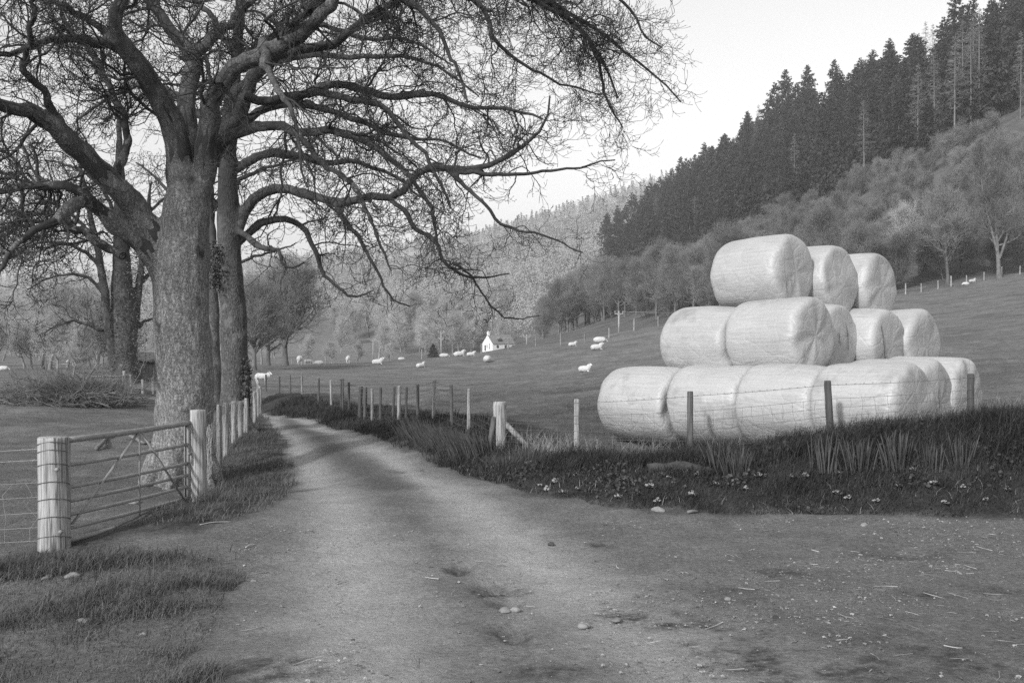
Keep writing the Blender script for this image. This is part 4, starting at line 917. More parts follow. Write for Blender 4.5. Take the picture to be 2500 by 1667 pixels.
def sheep_mesh(pose):
    mb = MB()
    if pose == 'lie':
        ellipsoid(mb, (-.05, 0, .27), (.54, .31, .29)); ellipsoid(mb, (-.32, 0, .25), (.30, .33, .27)); ellipsoid(mb, (.28, 0, .30), (.27, .27, .27))
        ellipsoid(mb, (.42, 0, .50), (.17, .13, .21), pitch=.9); ellipsoid(mb, (.54, 0, .66), (.12, .085, .10)); ellipsoid(mb, (.65, 0, .62), (.10, .06, .065), pitch=-.4)
        for s in (-1, 1): ellipsoid(mb, (.48, s * .12, .70), (.035, .09, .03), rot=s * .3); mb.tubes(np.array([[.35, s * .2, .08], [.55, s * .17, .05], [.42, s * .14, .03]]), np.array([.07, .05, .04]), 8, cap=True)
    elif pose == 'curl':
        ellipsoid(mb, (-.05, 0, .26), (.52, .32, .28)); ellipsoid(mb, (.25, 0, .26), (.30, .28, .26)); ellipsoid(mb, (.5, .05, .24), (.16, .12, .13), pitch=-.4); ellipsoid(mb, (.64, .07, .15), (.11, .065, .07), pitch=-.5)
        for s in (-1, 1): ellipsoid(mb, (.52, .05 + s * .13, .30), (.03, .08, .03), rot=s * .3)
    else:
        ellipsoid(mb, (-.02, 0, .62), (.52, .25, .26)); ellipsoid(mb, (-.3, 0, .62), (.27, .25, .26)); ellipsoid(mb, (.28, 0, .60), (.24, .22, .25))
        hz = .30 if pose == 'graze' else .86
        ellipsoid(mb, (.53, 0, (hz + .62) / 2), (.13, .11, .22), pitch=(.5 if hz > .5 else -.6)); ellipsoid(mb, (.66, 0, hz), (.13, .08, .09), pitch=-.5); ellipsoid(mb, (.76, 0, hz - .06), (.09, .055, .06), pitch=-.5)
        for s in (-1, 1):
            ellipsoid(mb, (.60, s * .12, hz + .05), (.03, .09, .03), rot=s * .3)
            if pose == 'goat': mb.tubes(np.array([[.62, s * .04, hz + .06], [.60, s * .08, hz + .16], [.56, s * .13, hz + .24]]), np.array([.026, .02, .009]), 6, cap=True)
            for xx, kx in ((.30, .02), (-.38, -.05)):
                mb.tubes(np.array([[xx, s * .14, .5], [xx + kx, s * .135, .28], [xx - kx * .4, s * .13, .12], [xx, s * .13, -.03]]), np.array([.085, .05, .036, .042]), 8, cap=True)
        mb.tubes(np.array([[-.52, 0, .70], [-.58, 0, .55], [-.57, 0, .40]]), np.array([.06, .05, .03]), 8, cap=True)
    me = modified(mb.mesh("sheep", [M['wool']]), [('REMESH', dict(mode='VOXEL', voxel_size=.028)), ('SMOOTH', dict(factor=.5, iterations=3))])
    co = get_co(me); nrm = np.empty(len(co) * 3, np.float32); me.vertices.foreach_get('normal', nrm); nrm = nrm.reshape(-1, 3)
    body = co[:, 0] < .46; co += nrm * (np.where(body, .018, .0) * noise3(co, 9, 5))[:, None]; set_co(me, co)
    me.materials.clear(); me.materials.append(M['wool']); me.materials.append(M['face']); me.materials.append(M['dark'])
    cs = np.empty(len(me.polygons) * 3, np.float32); me.polygons.foreach_get('center', cs); cs = cs.reshape(-1, 3)
    legs = (pose in ('stand', 'graze', 'goat')) & (cs[:, 2] < .38) & (cs[:, 0] < .5)
    face = (cs[:, 0] > .57); nose = cs[:, 0] > (.72 if pose != 'stand' and pose != 'goat' and pose != 'graze' else .825)
    me.polygons.foreach_set('material_index', np.where(nose, 2, np.where(face | legs, 1, 0)).astype(np.int32)); me.update(); return me
SM = {p: sheep_mesh(p) for p in ('lie', 'curl', 'stand', 'graze', 'goat')}
# px, py of its feet, rough distance, pose, heading (degrees, 0 = facing right), width in photo pixels, label
flock = [
 (732, 899, 118, 'graze', 100, 24, 'left sheep of the pair grazing side by side near the pale tree'),
 (753, 898, 117, 'graze', 10, 23, 'right sheep of the pair grazing side by side near the pale tree'),
 (779, 902, 112, 'curl', 180, 24, 'sheep lying flat right beside the thick dark far fence post'),
 (850, 886, 125, 'stand', 95, 16, 'sheep standing with its rear to the viewer near the far fence'),
 (922, 889, 108, 'lie', -5, 29, 'sheep lying with head raised to the right, below the dead pale tree'),
 (980, 874, 122, 'curl', 20, 20, 'small looking sheep curled up by the far fence'),
 (1027, 897, 102, 'lie', 40, 26, 'sheep lying alone lower down the slope with ears up, left half of field'),
 (1084, 865, 116, 'curl', 0, 24, 'sheep curled up on the crest under the double-armed pole'),
 (1114, 857, 124, 'curl', 10, 12, 'tiny sheep half hidden behind the pair left of the cottage'),
 (1122, 870, 104, 'lie', 25, 31, 'larger sheep of the two lying just left of the cottage'),
 (1150, 869, 106, 'lie', 10, 22, 'smaller sheep of the two lying just left of the cottage'),
 (1190, 885, 98, 'curl', 85, 23, 'round backed sheep lying in the pasture below the cottage'),
 (1398, 845, 108, 'lie', 15, 23, 'sheep lying near the crest fence, left of the resting pair'),
 (1464, 837, 104, 'curl', 0, 34, 'upper sheep of the resting pair below the crest fence, stretched flat'),
 (1457, 854, 98, 'lie', 5, 31, 'lower sheep of the resting pair below the crest fence, head up'),
 (1428, 912, 78, 'lie', -35, 38, 'nearest sheep in the pasture, lying with its face turned to the viewer'),
 (2358, 697, 122, 'curl', 180, 18, 'sheep lying against a far post high on the right slope'),
 (2374, 690, 124, 'lie', 10, 14, 'small sheep lying beside another high on the right slope'),
 (640, 938, 62, 'goat', -8, 40, 'white horned sheep standing by the lane behind the fence end'),
 (8, 936, 80, 'curl', 0, 14, 'distant white sheep at the left edge beyond the brush heap'),
 (172, 917, 110, 'stand', 20, 9, 'faraway white sheep above the brush heap'),
]
for px, py, d, pose, hd, w, lab in flock:
    hx, hy = hit(px, py)
    if abs(hy - d) > 22: hx, hy = (px - CX) / FPX * d, d
    o = link('sheep', SM[pose], None, (hx, hy, gz(hx, hy) - .01)); tag(o, lab, 'sheep', 'white sheep in the pasture' if w > 15 and px != 640 else None)
    ca, sa = abs(math.cos(R(hd))), abs(math.sin(R(hd))); wid = 1.2 * ca + .62 * sa
    s = np.clip(w / FPX * hy / wid, .75, 1.6); o.scale = (s, s, s); o.rotation_euler = (0, 0, R(hd))

# ------------------------------------------------------------------ cottage and poles
hd_ = 360.0; hx = (1190 - CX) / FPX * hd_; hz = gz(hx, hd_) 
hz = -1.35
ho = thing('cottage', 'small whitewashed cottage with a tall gable chimney behind the crest of the pasture', 'house', (hx, hd_, hz), R(33))
def hpart(name, mb, mats, parent=ho, smooth=False): return link(name, mb.mesh(name, mats, smooth), parent)
W_, L_, E_, RG = 7.0, 9.6, 2.7, 5.7
mb = MB(); y = W_ / 2
vv = [(0, -y, -2.5), (0, y, -2.5), (0, y, E_), (0, 0, RG), (0, -y, E_)]; v2 = [(L_, a, b) for _, a, b in vv]
mb.add(vv + v2, [(0, 4, 9, 5), (1, 6, 7, 2), (0, 1, 2, 4), (5, 9, 7, 6), ], [(4, 2, 3), (9, 8, 7)]); hpart('wall', mb, M['white_wall'])
rf = MB(); ov = .25
for s in (-1, 1):
    a = np.array([(-.05, 0, RG + .12), (L_ + .2, 0, RG + .12), (L_ + .2, s * (y + ov), E_ - .16), (-.05, s * (y + ov), E_ - .16)]); b = a + (0, 0, -.12)
    rf.add(np.concatenate([a, b]), [(0, 1, 2, 3), (4, 7, 6, 5), (2, 6, 7, 3), (0, 3, 7, 4), (1, 5, 6, 2)])
roof = hpart('roof', rf, M['slate'])
mb = MB(); mb.box((.45, 0, RG + .3), (.75, .9, 1.5)); mb.box((.45, 0, RG + 1.1), (.9, 1.05, .14)); mb.tubes(np.array([[.45, .2, RG + 1.1], [.45, .2, RG + 1.45]]), np.full(2, .16), 8, cap=True); hpart('chimney', mb, M['white_wall'])
mb = MB(); mb.box((3.6, -2.1, 3.75), (1.4, 1.7, 1.2)); d_ = hpart('dormer', mb, M['dark'])
mb = MB(); a = np.array([(2.75, -3.05, 4.25), (4.45, -3.05, 4.25), (3.6, -3.05, 5.05), (2.75, -.5, 4.25), (4.45, -.5, 4.25), (3.6, -.5, 5.05)]); mb.add(a, [(0, 2, 5, 3), (1, 4, 5, 2)], [(0, 1, 2)]); link('dormer_roof', mb.mesh('dormer_roof', M['slate'], False), d_)
for xx in (6.4, 7.8):
    mb = MB(); c = np.array([xx, -1.55, RG + .12 - (RG - E_ + .28) * 1.55 / (y + ov) + .05]); mb.box(c, (.55, .8, .06)); hpart('skylight', mb, M['white_wall'])
for xx in (2.2, 5.6, 8.9):
    mb = MB(); mb.box((xx, -y - .02, 1.5), (.9, .06, 1.0)); hpart('window', mb, M['dark_glass'])
for yy in (-1.3, .2):
    mb = MB(); mb.box((-.02, yy, 1.6), (.06, .35, 2.1 if yy < 0 else 1.2)); hpart('window', mb, M['dark_glass'])
mb = MB(); mb.box((-.03, 1.5, 1.0), (.06, .9, 2.0)); hpart('door', mb, M['dark'])

def pole(px, ytop, d, arm_px, label, double=False, group='utility poles along the valley'):
    x = (px - CX) / FPX * d; z = gz(x, d); top = P(px, ytop, d)
    p = thing('utility_pole', label, 'utility pole', (x, d, z), group=group)
    mb = MB(); mb.tubes(np.array([[x, d, z - .5], [x, d, top[2]]]), np.array([.16, .11]), 8, cap=True); part('pole_shaft', mb, M['pole'], p)
    aw = arm_px / FPX * d
    for k in range(2 if double else 1):
        zz = top[2] - .35 - k * 1.4; a = MB(); a.box((x, d - .12, zz), (aw * (1 if k == 0 else .7), .1, .13)); arm = part('crossarm', a, M['pole'], p, smooth=False)
        for s in (-.46, 0, .46):
            i_ = MB(); i_.tubes(np.array([[x + s * aw * (1 if k == 0 else .7), d - .12, zz + .05], [x + s * aw * (1 if k == 0 else .7), d - .12, zz + .40]]), np.array([.06, .07]), 6, cap=True)
            o = link('insulator', i_.mesh('insulator', M['wire_pale'], True, (x, d, z)), arm)
        st = MB()
        for s in (-1, 1): st.beam((x, d - .14, zz - .5), (x + s * aw * .22, d - .14, zz - .05), .05, .05)
        part('arm_brace', st, M['pole'], p, smooth=False)
    return top
t1 = pole(1511, 760, 150, 21, 'tallest looking utility pole with a white crossarm before the wood, right of the cottage')
t2 = pole(1286, 817, 190, 18, 'utility pole with only its crossarm showing just right of the cottage')
t3 = pole(1077, 808, 215, 15, 'utility pole with two crossarms left of the cottage', double=True)
t4 = pole(911, 828, 260, 12, 'faint utility pole with a short crossarm near the pale dead tree')
lw = MB()
for a, b in ((t4, t3), (t3, t2), (t2, t1), (t1, P(2250, 700, 118))):
    for s in (-.5, .5):
        o_ = np.array([s, 0, 0.0]); p = strand(a + o_, b + o_, 1.2, 24); lw.tubes(p, np.full(24, .012), 3)
solo('power_line', lw, M['wire_pale'], 'thin wires strung from pole to pole across the valley', 'power line', tuple(t1))

# far fences on the crest and the right slope
def crest(px_list, d_of, h, w, label, wr=.012, mm='post_pale'):
    ps = []
    for k, px in enumerate(px_list):
        d = d_of(px); x = (px - CX) / FPX * d; z = gz(x, d); b = np.array([x, d, z]); hh = h * (1.25 if k % 3 == 2 else 1.0)
        ps.append((b, b + (0.02 * math.sin(px), 0, hh), w * (1.3 if k % 3 == 2 else 1), mm, False))
    return fence('crest_fence', label, ps, rng, barbed=(.95, .75), net=(.1, .35, .6), step=1.0, wr=wr)
crest([1241, 1308, 1369, 1427, 1487, 1548, 1607, 1668, 1730, 1795, 1860], lambda px: 109 + (px - 1241) * .012, 1.15, .075, 'post and netting fence along the crest between cottage and bales', mm='post')
crest([713, 795, 873, 955, 1030, 1105, 1175], lambda px: 127 - (px - 713) * .034, 1.15, .06, 'thin fence at the far left edge of the pasture below the valley wood', wr=.008, mm='post')
crest([2100, 2155, 2211, 2249, 2290, 2322, 2360, 2402, 2445, 2490, 2540], lambda px: 121 + (px - 2100) * .02, 1.1, .07, 'line of pale posts along the wood edge on the right slope', wr=.008)

# far left gate, posts and hedge beyond the brush heap
fd = 40.0
fg = thing('field_gate', 'distant metal gate behind the right end of the brush heap', 'gate', tuple(P(204, 975, fd)))
a0, a1 = P(204, 918, fd), P(300, 917, fd); g0 = gz(a0[0], fd)
for k in range(5):
    z = g0 + .12 + k * (a0[2] - g0 - .12) / 4; mb = MB(); mb.tubes(np.array([[a0[0], fd, z], [a1[0], fd, z]]), np.full(2, .022), 6, cap=True); part('rail', mb, M['gate'], fg)
for s in (0, .5, 1):
    x = a0[0] + (a1[0] - a0[0]) * s; mb = MB(); mb.tubes(np.array([[x, fd - .02, g0 + .08], [x, fd - .02, a0[2]]]), np.full(2, .02), 6, cap=True); part('stile', mb, M['gate'], fg)
ps = []
for px, yt, w, mm in ((198, 914, 9, 'post'), (262, 925, 4, 'post_pale'), (284, 918, 4, 'post_pale'), (303, 905, 9, 'post'), (318, 915, 5, 'post'), (348, 926, 8, 'post'), (373, 930, 6, 'post')):
    x = (px - CX) / FPX * fd; z = gz(x, fd); b = np.array([x, fd + .1, z]); t = P(px, yt, fd + .1); ps.append((b, t, w / 2 / FPX * fd, mm, False))
fence('field_fence', 'short run of old posts beside the distant gate under the ivy-clad tree', ps, rng, barbed=(.9, .6), wr=.006)
sx_, sy_ = -.3585 * 55, 55.0; sz_ = gz(sx_, sy_)
sh = thing('shed', 'low dark shed half hidden between the ivy-clad tree and the big trunk', 'shed', (sx_, sy_, sz_), R(8))
mb = MB()
for k in range(14): mb.box((-1.35 + .19 * k, -1.0, .62), (.175, .04, 1.5 + .02 * (k % 3)))
mb.box((-.1, 0, .6), (2.7, 1.9, 1.45)); link('wall', mb.mesh('wall', M['dark'], False), sh)
mb = MB(); a = np.array([(-1.6, -1.25, 1.30), (1.5, -1.25, 1.24), (1.5, 1.2, 1.62), (-1.6, 1.2, 1.68)]); mb.add(np.concatenate([a, a + (0, 0, .07)]), [(0, 3, 2, 1), (4, 5, 6, 7), (0, 1, 5, 4), (1, 2, 6, 5), (2, 3, 7, 6), (3, 0, 4, 7)]); link('roof', mb.mesh('roof', M['dark_roof'], False), sh)

# brush heap
bd = 33.0
bp0 = P(165, 990, bd); bp0[2] = gz(bp0[0], bd)
bh = thing('brush_heap', 'heap of cut branches and twigs lying on the grass at the left', 'brush heap', tuple(bp0))
rgb = np.random.default_rng(41)
mains = [[(-20, 981, 0, 5), (27, 984, -.2, 6), (59, 991, -.4, 6), (86, 987, -.5, 5.5), (125, 975, -.5, 4.5), (150, 980, -.5, 4), (168, 992, -.5, 3), (190, 996, -.5, 2)],
 [(150, 975, 0, 4.5), (165, 963, 0, 4), (196, 942, .1, 3.5), (220, 914, .2, 2.5), (238, 885, .3, 1.5)], [(158, 982, -.2, 3.5), (191, 967, -.1, 3), (223, 956, 0, 2.5), (272, 945, .1, 1.3)],
 [(222, 952, -.3, 2.5), (237, 973, -.5, 2.5), (255, 989, -.6, 2), (280, 1000, -.7, 1)], [(50, 984, -.4, 3.5), (75, 969, -.3, 3), (110, 967, -.2, 2.5), (145, 971, -.1, 1.5)],
 [(165, 985, -.6, 3), (185, 992, -.7, 2.5), (212, 980, -.7, 2), (245, 985, -.8, 1.5), (268, 992, -.9, 1)], [(40, 960, .4, 2.5), (100, 945, .4, 2), (160, 950, .5, 2), (230, 940, .6, 1)],
 [(120, 965, .2, 2.5), (95, 935, .3, 2), (70, 915, .4, 1.2)], [(205, 958, .5, 2.5), (215, 930, .6, 2), (205, 905, .6, 1.2)]]
LPb, LRb = [], []
for spec in mains:
    q = resample(limb(spec, bd), 16); mb = MB(); mb.tubes(q[:, :3], q[:, 3], 7, cap=True); part('branch', mb, M['brush'], bh); LPb.append(q[:, :3]); LRb.append(q[:, 3])
n = 900; st = np.stack([bp0[0] + rgb.normal(0, .95, n), bd + rgb.normal(.2, .45, n), bp0[2] + np.abs(rgb.normal(.18, .22, n))], 1); st[:, 2] = np.minimum(st[:, 2], bp0[2] + .95 - .16 * np.abs(st[:, 0] - bp0[0]))
dr = rgb.normal(0, 1, (n, 3)); dr[:, 2] *= .30
Pa, Ra = grow(rgb, st, dr, rgb.uniform(.5, 1.6, n), rgb.uniform(.008, .024, n), 6, [.02] * 6, .2, .3); tw = MB(); tw.tubes(Pa, Ra, 4)
p, d, r, t = spawn(rgb, np.concatenate([Pa]), Ra, 9, .1, 1, (25, 60), .1); Pb, Rb_ = grow(rgb, p, d, rgb.uniform(.15, .6, len(p)), np.full(len(p), .006), 4, [.03] * 4, .2, .5); tw.tubes(Pb, Rb_, 3)
p, d, r, t = spawn(rgb, np.array(LPb), np.array(LRb), 22, .15, 1, (25, 60), .2); Pb, Rb_ = grow(rgb, p, d, rgb.uniform(.2, .8, len(p)), np.full(len(p), .008), 5, [.03] * 5, .2, .4); tw.tubes(Pb, Rb_, 3)
for a in tw.v: a[:, 2] = np.maximum(a[:, 2], bp0[2] - .02)
part('twigs', tw, M['brush'], bh)

# fallen sticks behind the gate
def ground_stick(pxs, r, label, mm='brush', name='fallen_branch', lift=.05):
    pts = []
    for k, (px, py) in enumerate(pxs):
        x, y = hit(px, py); pts.append((x, y, gz(x, y) + lift * (1 + .6 * math.sin(k * 1.9)), r * (1 - .5 * k / len(pxs))))
    q = resample(pts, 12); mb = MB(); mb.tubes(q[:, :3], q[:, 3], 8, cap=True); solo(name, mb, M[mm], label, 'branch', tuple(q[0, :3]))
ground_stick([(236, 1100), (250, 1092), (256, 1078), (272, 1066)], .045, 'bent fallen branch on the ground behind the upper gate rails')
ground_stick([(318, 1070), (335, 1082), (352, 1086), (378, 1078)], .04, 'short fallen branch lying against the foot of the big trunk')
ground_stick([(488, 1283), (520, 1280), (565, 1275)], .0045, 'thin pale stick lying on the grass by the far gatepost', 'straw', 'stick', .012)
ground_stick([(600, 1340), (612, 1336), (622, 1333)], .008, 'short pale stick on the bare earth near the gate', 'straw', 'stick', .012)
ground_stick([(1678, 1256), (1690, 1254), (1704, 1253)], .02, 'short brown stick at the edge of the verge', 'brush', 'stick', .02)

# ------------------------------------------------------------------ woods on the valley side
def tree_proto(name, label, trunk, crown, tm, cm, loc, rz, s, group, attr=None, smooth=True):
    t = thing(name, label, 'tree', loc, rz, group); t.scale = (s, s, s)
    link('trunk', trunk.mesh('trunk', tm), t); link('crown', crown.mesh('crown', cm, smooth, attr=attr), t); return t
class Kind:
    """the first call builds the tree, later calls copy it"""
    def __init__(s, name, make, tm, cm, attr=None, smooth=True): s.name, s.make, s.tm, s.cm, s.attr, s.smooth, s.root = name, make, tm, cm, attr, smooth, None
    def put(s, x, y, z, rz, sc_, label, group):
        if s.root is None:
            tr, cr = s.make(); s.root = tree_proto(s.name, label, tr, cr, s.tm, s.cm, (x, y, z), rz, sc_, group, s.attr, s.smooth); return s.root
        return copy_thing(s.root, (x, y, z), rz, sc_, label, group)

def conifer(seed, Ht=17.5, bare=.12, fullness=1.0, wid=.17, larch=False):
    rg = np.random.default_rng(seed); tk, cr = MB(), MB()
    z = np.linspace(-.8, Ht, 12); lean = rg.normal(0, .01, 2)
    tk.tubes(np.stack([lean[0] * z, lean[1] * z, z], 1), .20 * (1.02 - z / Ht * .93) * Ht / 20, 7)
    zz = Ht * bare; st, dr, ln, sh = [], [], [], []
    while zz < Ht * .985:
        f = (zz / Ht - bare) / (1 - bare); R_ = Ht * wid * (1 - f) ** .75 * (.45 + .55 * min(1, f / .12)) + .12
        nb = rg.integers(5, 8) if not larch else rg.integers(3, 5)
        a0 = rg.random() * 6.28
        for k in range(nb):
            if rg.random() > fullness: continue
            a = a0 + k * 6.283 / nb + rg.normal(0, .25); st.append((lean[0] * zz, lean[1] * zz, zz + rg.normal(0, .12))); up = -.30 + .75 * f
            dr.append((math.cos(a), math.sin(a), up + rg.normal(0, .1))); ln.append(R_ * rg.uniform(.65, 1.25)); sh.append(rg.uniform(.25, .8))
        zz += Ht * (.034 if not larch else .034) * rg.uniform(.7, 1.3) * (1.15 - .4 * f)
    st, dr, ln, sh = np.array(st), np.array(dr), np.array(ln), np.array(sh)
    Pb, Rb2 = grow(rg, st, dr, ln, np.full(len(st), .028), 5, [-.04, -.07, -.02, .08, .12], .06, .4)
    if larch: tk.tubes(Pb, Rb2 * .9, 3)
    else: cr.tubes(Pb, Rb2, 3, a=np.full(len(Pb), .2))
    # drooping sprays along every branch
    nl = 24 if not larch else 12
    p, d, r, t = spawn(rg, Pb, Rb2, nl, .12, 1, (25, 70), -.5 if not larch else 0); n = len(p); par = np.repeat(np.arange(len(Pb)), nl)
    L = ln[par] * .26 * (1.25 - .6 * t) * rg.uniform(.6, 1.4, n) + .10; d[:, 2] -= .30 if not larch else -.1; d = unit(d)
    if larch:
        P3, R3 = grow(rg, p, d, L * 1.2, np.full(n, .018), 2, [.05, .1], .2, .5); cr.tubes(P3, R3, 3, a=np.repeat(sh[par], 1)); return tk, cr
    side = unit(np.cross(d, rg.normal(0, 1, (n, 3)))); w = (L * .24)[:, None]; e = p + d * L[:, None]; m = p + d * (L * .45)[:, None]
    drop = np.array([0, 0, 1.0]) * (L * .16)[:, None]
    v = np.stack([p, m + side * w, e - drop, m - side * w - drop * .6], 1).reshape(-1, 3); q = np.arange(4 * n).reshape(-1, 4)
    cr.add(v, q, a=np.repeat(np.clip(sh[par] + .45 * (t - .5) + rg.normal(0, .2, n), 0, 1), 4)); return tk, cr

rw = np.random.default_rng(2024)
def line_pts(rows, n):
    w = np.array([P(*r) for r in rows])[:, :2]; L = np.concatenate([[0], np.cumsum(np.linalg.norm(np.diff(w, axis=0), axis=1))]); s = np.linspace(0, L[-1], n)
    return np.stack([np.interp(s, L, w[:, 0]), np.interp(s, L, w[:, 1])], 1)
Lf = [(2640, 0, 137), (2500, 0, 133), (2211, 0, 127), (1900, 0, 122), (1700, 0, 145), (1560, 0, 178), (1430, 0, 215)]
Lb = [(2660, 0, 190), (2500, 0, 185), (2400, 0, 190), (2200, 0, 210), (2060, 0, 225), (1920, 0, 240), (1780, 0, 270), (1640, 0, 310), (1490, 0, 360)]
Ls = [(2700, 0, 262), (2560, 0, 265), (2420, 0, 270), (2200, 0, 300), (2000, 0, 340), (1850, 0, 385), (1700, 0, 430), (1590, 0, 470), (1480, 0, 500)]
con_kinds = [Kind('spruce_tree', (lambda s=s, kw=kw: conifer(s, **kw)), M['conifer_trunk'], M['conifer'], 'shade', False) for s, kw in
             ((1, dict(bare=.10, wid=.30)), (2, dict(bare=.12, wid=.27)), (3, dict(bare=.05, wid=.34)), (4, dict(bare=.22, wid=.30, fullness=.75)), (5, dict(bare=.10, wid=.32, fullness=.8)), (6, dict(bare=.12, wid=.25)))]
larch_kind = Kind('larch_tree', lambda: conifer(9, bare=.38, wid=.11, larch=True), M['larch'], M['twig_far'], None, True)
CN = 0
nu, nv = 27, 9
for v_ in range(nv):
    fv = (v_ + .3) / nv; lo, hi = line_pts(Lb, nu), line_pts(Ls, nu)
    for u_ in range(nu):
        fu = u_ + rw.uniform(-.45, .45) + (.5 if v_ % 2 else 0); fvv = np.clip(fv + rw.uniform(-.4, .4) / nv, .02, 1.0)
        a = np.array([np.interp(fu, range(nu), lo[:, k]) for k in (0, 1)]); b = np.array([np.interp(fu, range(nu), hi[:, k]) for k in (0, 1)]); q = a + (b - a) * fvv
        Hh = rw.uniform(.80, 1.18) * (1.0 if v_ else .9)
        if v_ == nv - 1: Hh *= rw.uniform(.85, 1.2)
        if rw.random() < .07: larch_kind.put(q[0], q[1], gz(*q) - .3, rw.random() * 6, Hh * 1.05, 'bare grey larch among the dark spruces on the hillside', 'larches in the conifer wood'); continue
        con_kinds[rw.integers(0, 6)].put(q[0], q[1], gz(*q) - .3, rw.random() * 6.28, Hh, 'dark spruce in the dense conifer wood on the right hillside', 'spruces of the hillside wood'); CN += 1
for px, d, hh, lab in ((1488, 372, 1.02, 'lone leftmost spruce standing a little clear of the conifer wood'), (1590, 330, 1.2, 'tall pointed spruce at the left end of the wood, its top clear against the sky'), (1690, 330, 1.22, 'slender spruce with spire top rising above its neighbours on the skyline')):
    x = (px - CX) / FPX * d; con_kinds[0 if px != 1690 else 1].put(x, d, gz(x, d) - .3, 1.0, hh, lab, 'spruces of the hillside wood')
for px, d, hh in ((2330, 196, 1.35), (2352, 199, 1.42), (2371, 196, 1.3), (2390, 198, 1.45), (2378, 203, 1.4), (2110, 216, 1.1), (1940, 244, 1.15), (2240, 208, 1.2)):
    x = (px - CX) / FPX * d; larch_kind.put(x, d, gz(x, d) - .3, px * .7, hh, 'larch with long bare pale trunk at the lower edge of the conifer wood', 'pale trunks at the edge of the conifer wood')

scrub_kinds = [Kind('scrub_tree', (lambda s=s, kw=kw: bare_tree(s, **kw)), M['trunk_far'], M['twig_far']) for s, kw in
               ((11, dict(Ht=6.5, tr=.10, spread=4.0, n1=40, d2=12, d3=8, tw=.013, fork=.9, rise=.3)), (12, dict(Ht=7.5, tr=.12, spread=4.4, n1=40, d2=12, d3=8, tw=.013, fork=.9, rise=.22)), (13, dict(Ht=6.0, tr=.09, spread=3.8, n1=40, d2=13, d3=8, tw=.013, fork=.9, rise=.35)),
                (14, dict(Ht=10, tr=.2, spread=4.6, n1=34, d2=12, d3=8, tw=.014, fork=.18, rise=.16)), (15, dict(Ht=11, tr=.22, spread=4.6, n1=34, d2=12, d3=8, tw=.014, fork=.25, rise=.2)))]
nu, nv = 25, 9
for v_ in range(nv):
    lo, hi = line_pts(Lf, nu), line_pts(Lb, nu)
    for u_ in range(nu):
        fu = u_ + rw.uniform(-.4, .4) + (.5 if v_ % 2 else 0); fvv = np.clip((v_ + .5) / nv + rw.uniform(-.4, .4) / nv, .03, .97)
        a = np.array([np.interp(fu, range(nu), lo[:, k]) for k in (0, 1)]); b = np.array([np.interp(fu, range(nu), hi[:, k]) for k in (0, 1)]); q = a + (b - a) * fvv
        kk = rw.integers(0, 3) if (v_ > 1 or u_ < 2) else rw.integers(0, 5)
        scrub_kinds[kk].put(q[0], q[1], gz(*q) - .2, rw.random() * 6.28, rw.uniform(.9, 1.3) * (1 - .25 * fvv), 'leafless scrub tree in the thicket between the pasture and the conifers', 'leafless thicket on the right hillside')
valley_kinds = [Kind('bare_tree', (lambda s=s, kw=kw: bare_tree(s, **kw)), M['twig_mid'], M['hazed_twig']) for s, kw in
                ((24, dict(Ht=10, tr=.2, spread=4.6, n1=34, d2=11, d3=7, tw=.015, fork=.18, rise=.16)), (25, dict(Ht=11, tr=.22, spread=4.8, n1=34, d2=11, d3=7, tw=.015, fork=.25, rise=.2)))]
# the wood beyond the crest, left of the conifers
for k in range(46):
    px = rw.uniform(1320, 1570); d = rw.uniform(215, 350); x = (px - CX) / FPX * d; z = gz(x, d)
    scrub_kinds[rw.integers(3, 5)].put(x, d, z - .3, rw.random() * 6.28, rw.uniform(.95, 1.35), 'leafless tree in the wood behind the cottage and the poles', 'leafless wood behind the crest')
for k in range(44):
    px = rw.uniform(810, 1230); d = rw.uniform(385, 480); x = (px - CX) / FPX * d; z = gz(x, d)
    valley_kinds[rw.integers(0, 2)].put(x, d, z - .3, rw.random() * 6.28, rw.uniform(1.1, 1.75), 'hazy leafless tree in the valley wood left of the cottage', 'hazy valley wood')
pale_kind = Kind('bare_tree', lambda: bare_tree(44, Ht=12, tr=.17, spread=4.2, n1=30, d2=11, d3=8, tw=.016, fork=.3, rise=.3), M['trunk_far'], M['twig_pale'])
x = (2178 - CX) / FPX * 132; pale_kind.put(x, 132, gz(x, 132) - .2, 0.4, 1.0, 'pale leafless tree rising behind the right end of the bales', None)
x = (1010 - CX) / FPX * 300; 
def forked():
    rg = np.random.default_rng(66); tk, cr = bare_tree(66, Ht=15, tr=.30, spread=5.0, n1=30, d2=10, d3=8, tw=.016, fork=.35, rise=.3); 
    for s, rr in ((-.9, .2), (1.1, .17)):
        q = resample([(0, 0, 2.6, rr), (s * .6, 0, 4.5, rr * .9), (s * 1.4, .1, 7.5, rr * .7), (s * 2.2, .2, 11, rr * .4), (s * 2.6, .2, 14, rr * .15)], 14); tk.tubes(q[:, :3], q[:, 3], 8)
        p, d, r, t = spawn(rg, q[None, :, :3], q[None, :, 3], 26, .3, 1, (35, 65), .3); P1, R1 = grow(rg, p, d, rg.uniform(1.5, 3.6, 26), np.full(26, .045), 6, [.1] * 6, .15, .3); tk.tubes(P1, R1, 4)
        p, d, r, t = spawn(rg, P1, R1, 14, .2, 1, (30, 60), .2); P2, R2 = grow(rg, p, d, rg.uniform(.5, 1.3, len(p)), np.full(len(p), .016), 4, [.1] * 4, .2, .4); cr.tubes(P2, R2, 3)
    return tk, cr
fk = Kind('bare_tree', forked, M['conifer_trunk'], M['twig_far'])
x = (2440 - CX) / FPX * 127; fk.put(x, 127, gz(x, 127) - .1, 0, 1.0, 'big leafless tree with forked pale trunk at the wood edge on the far right', None)
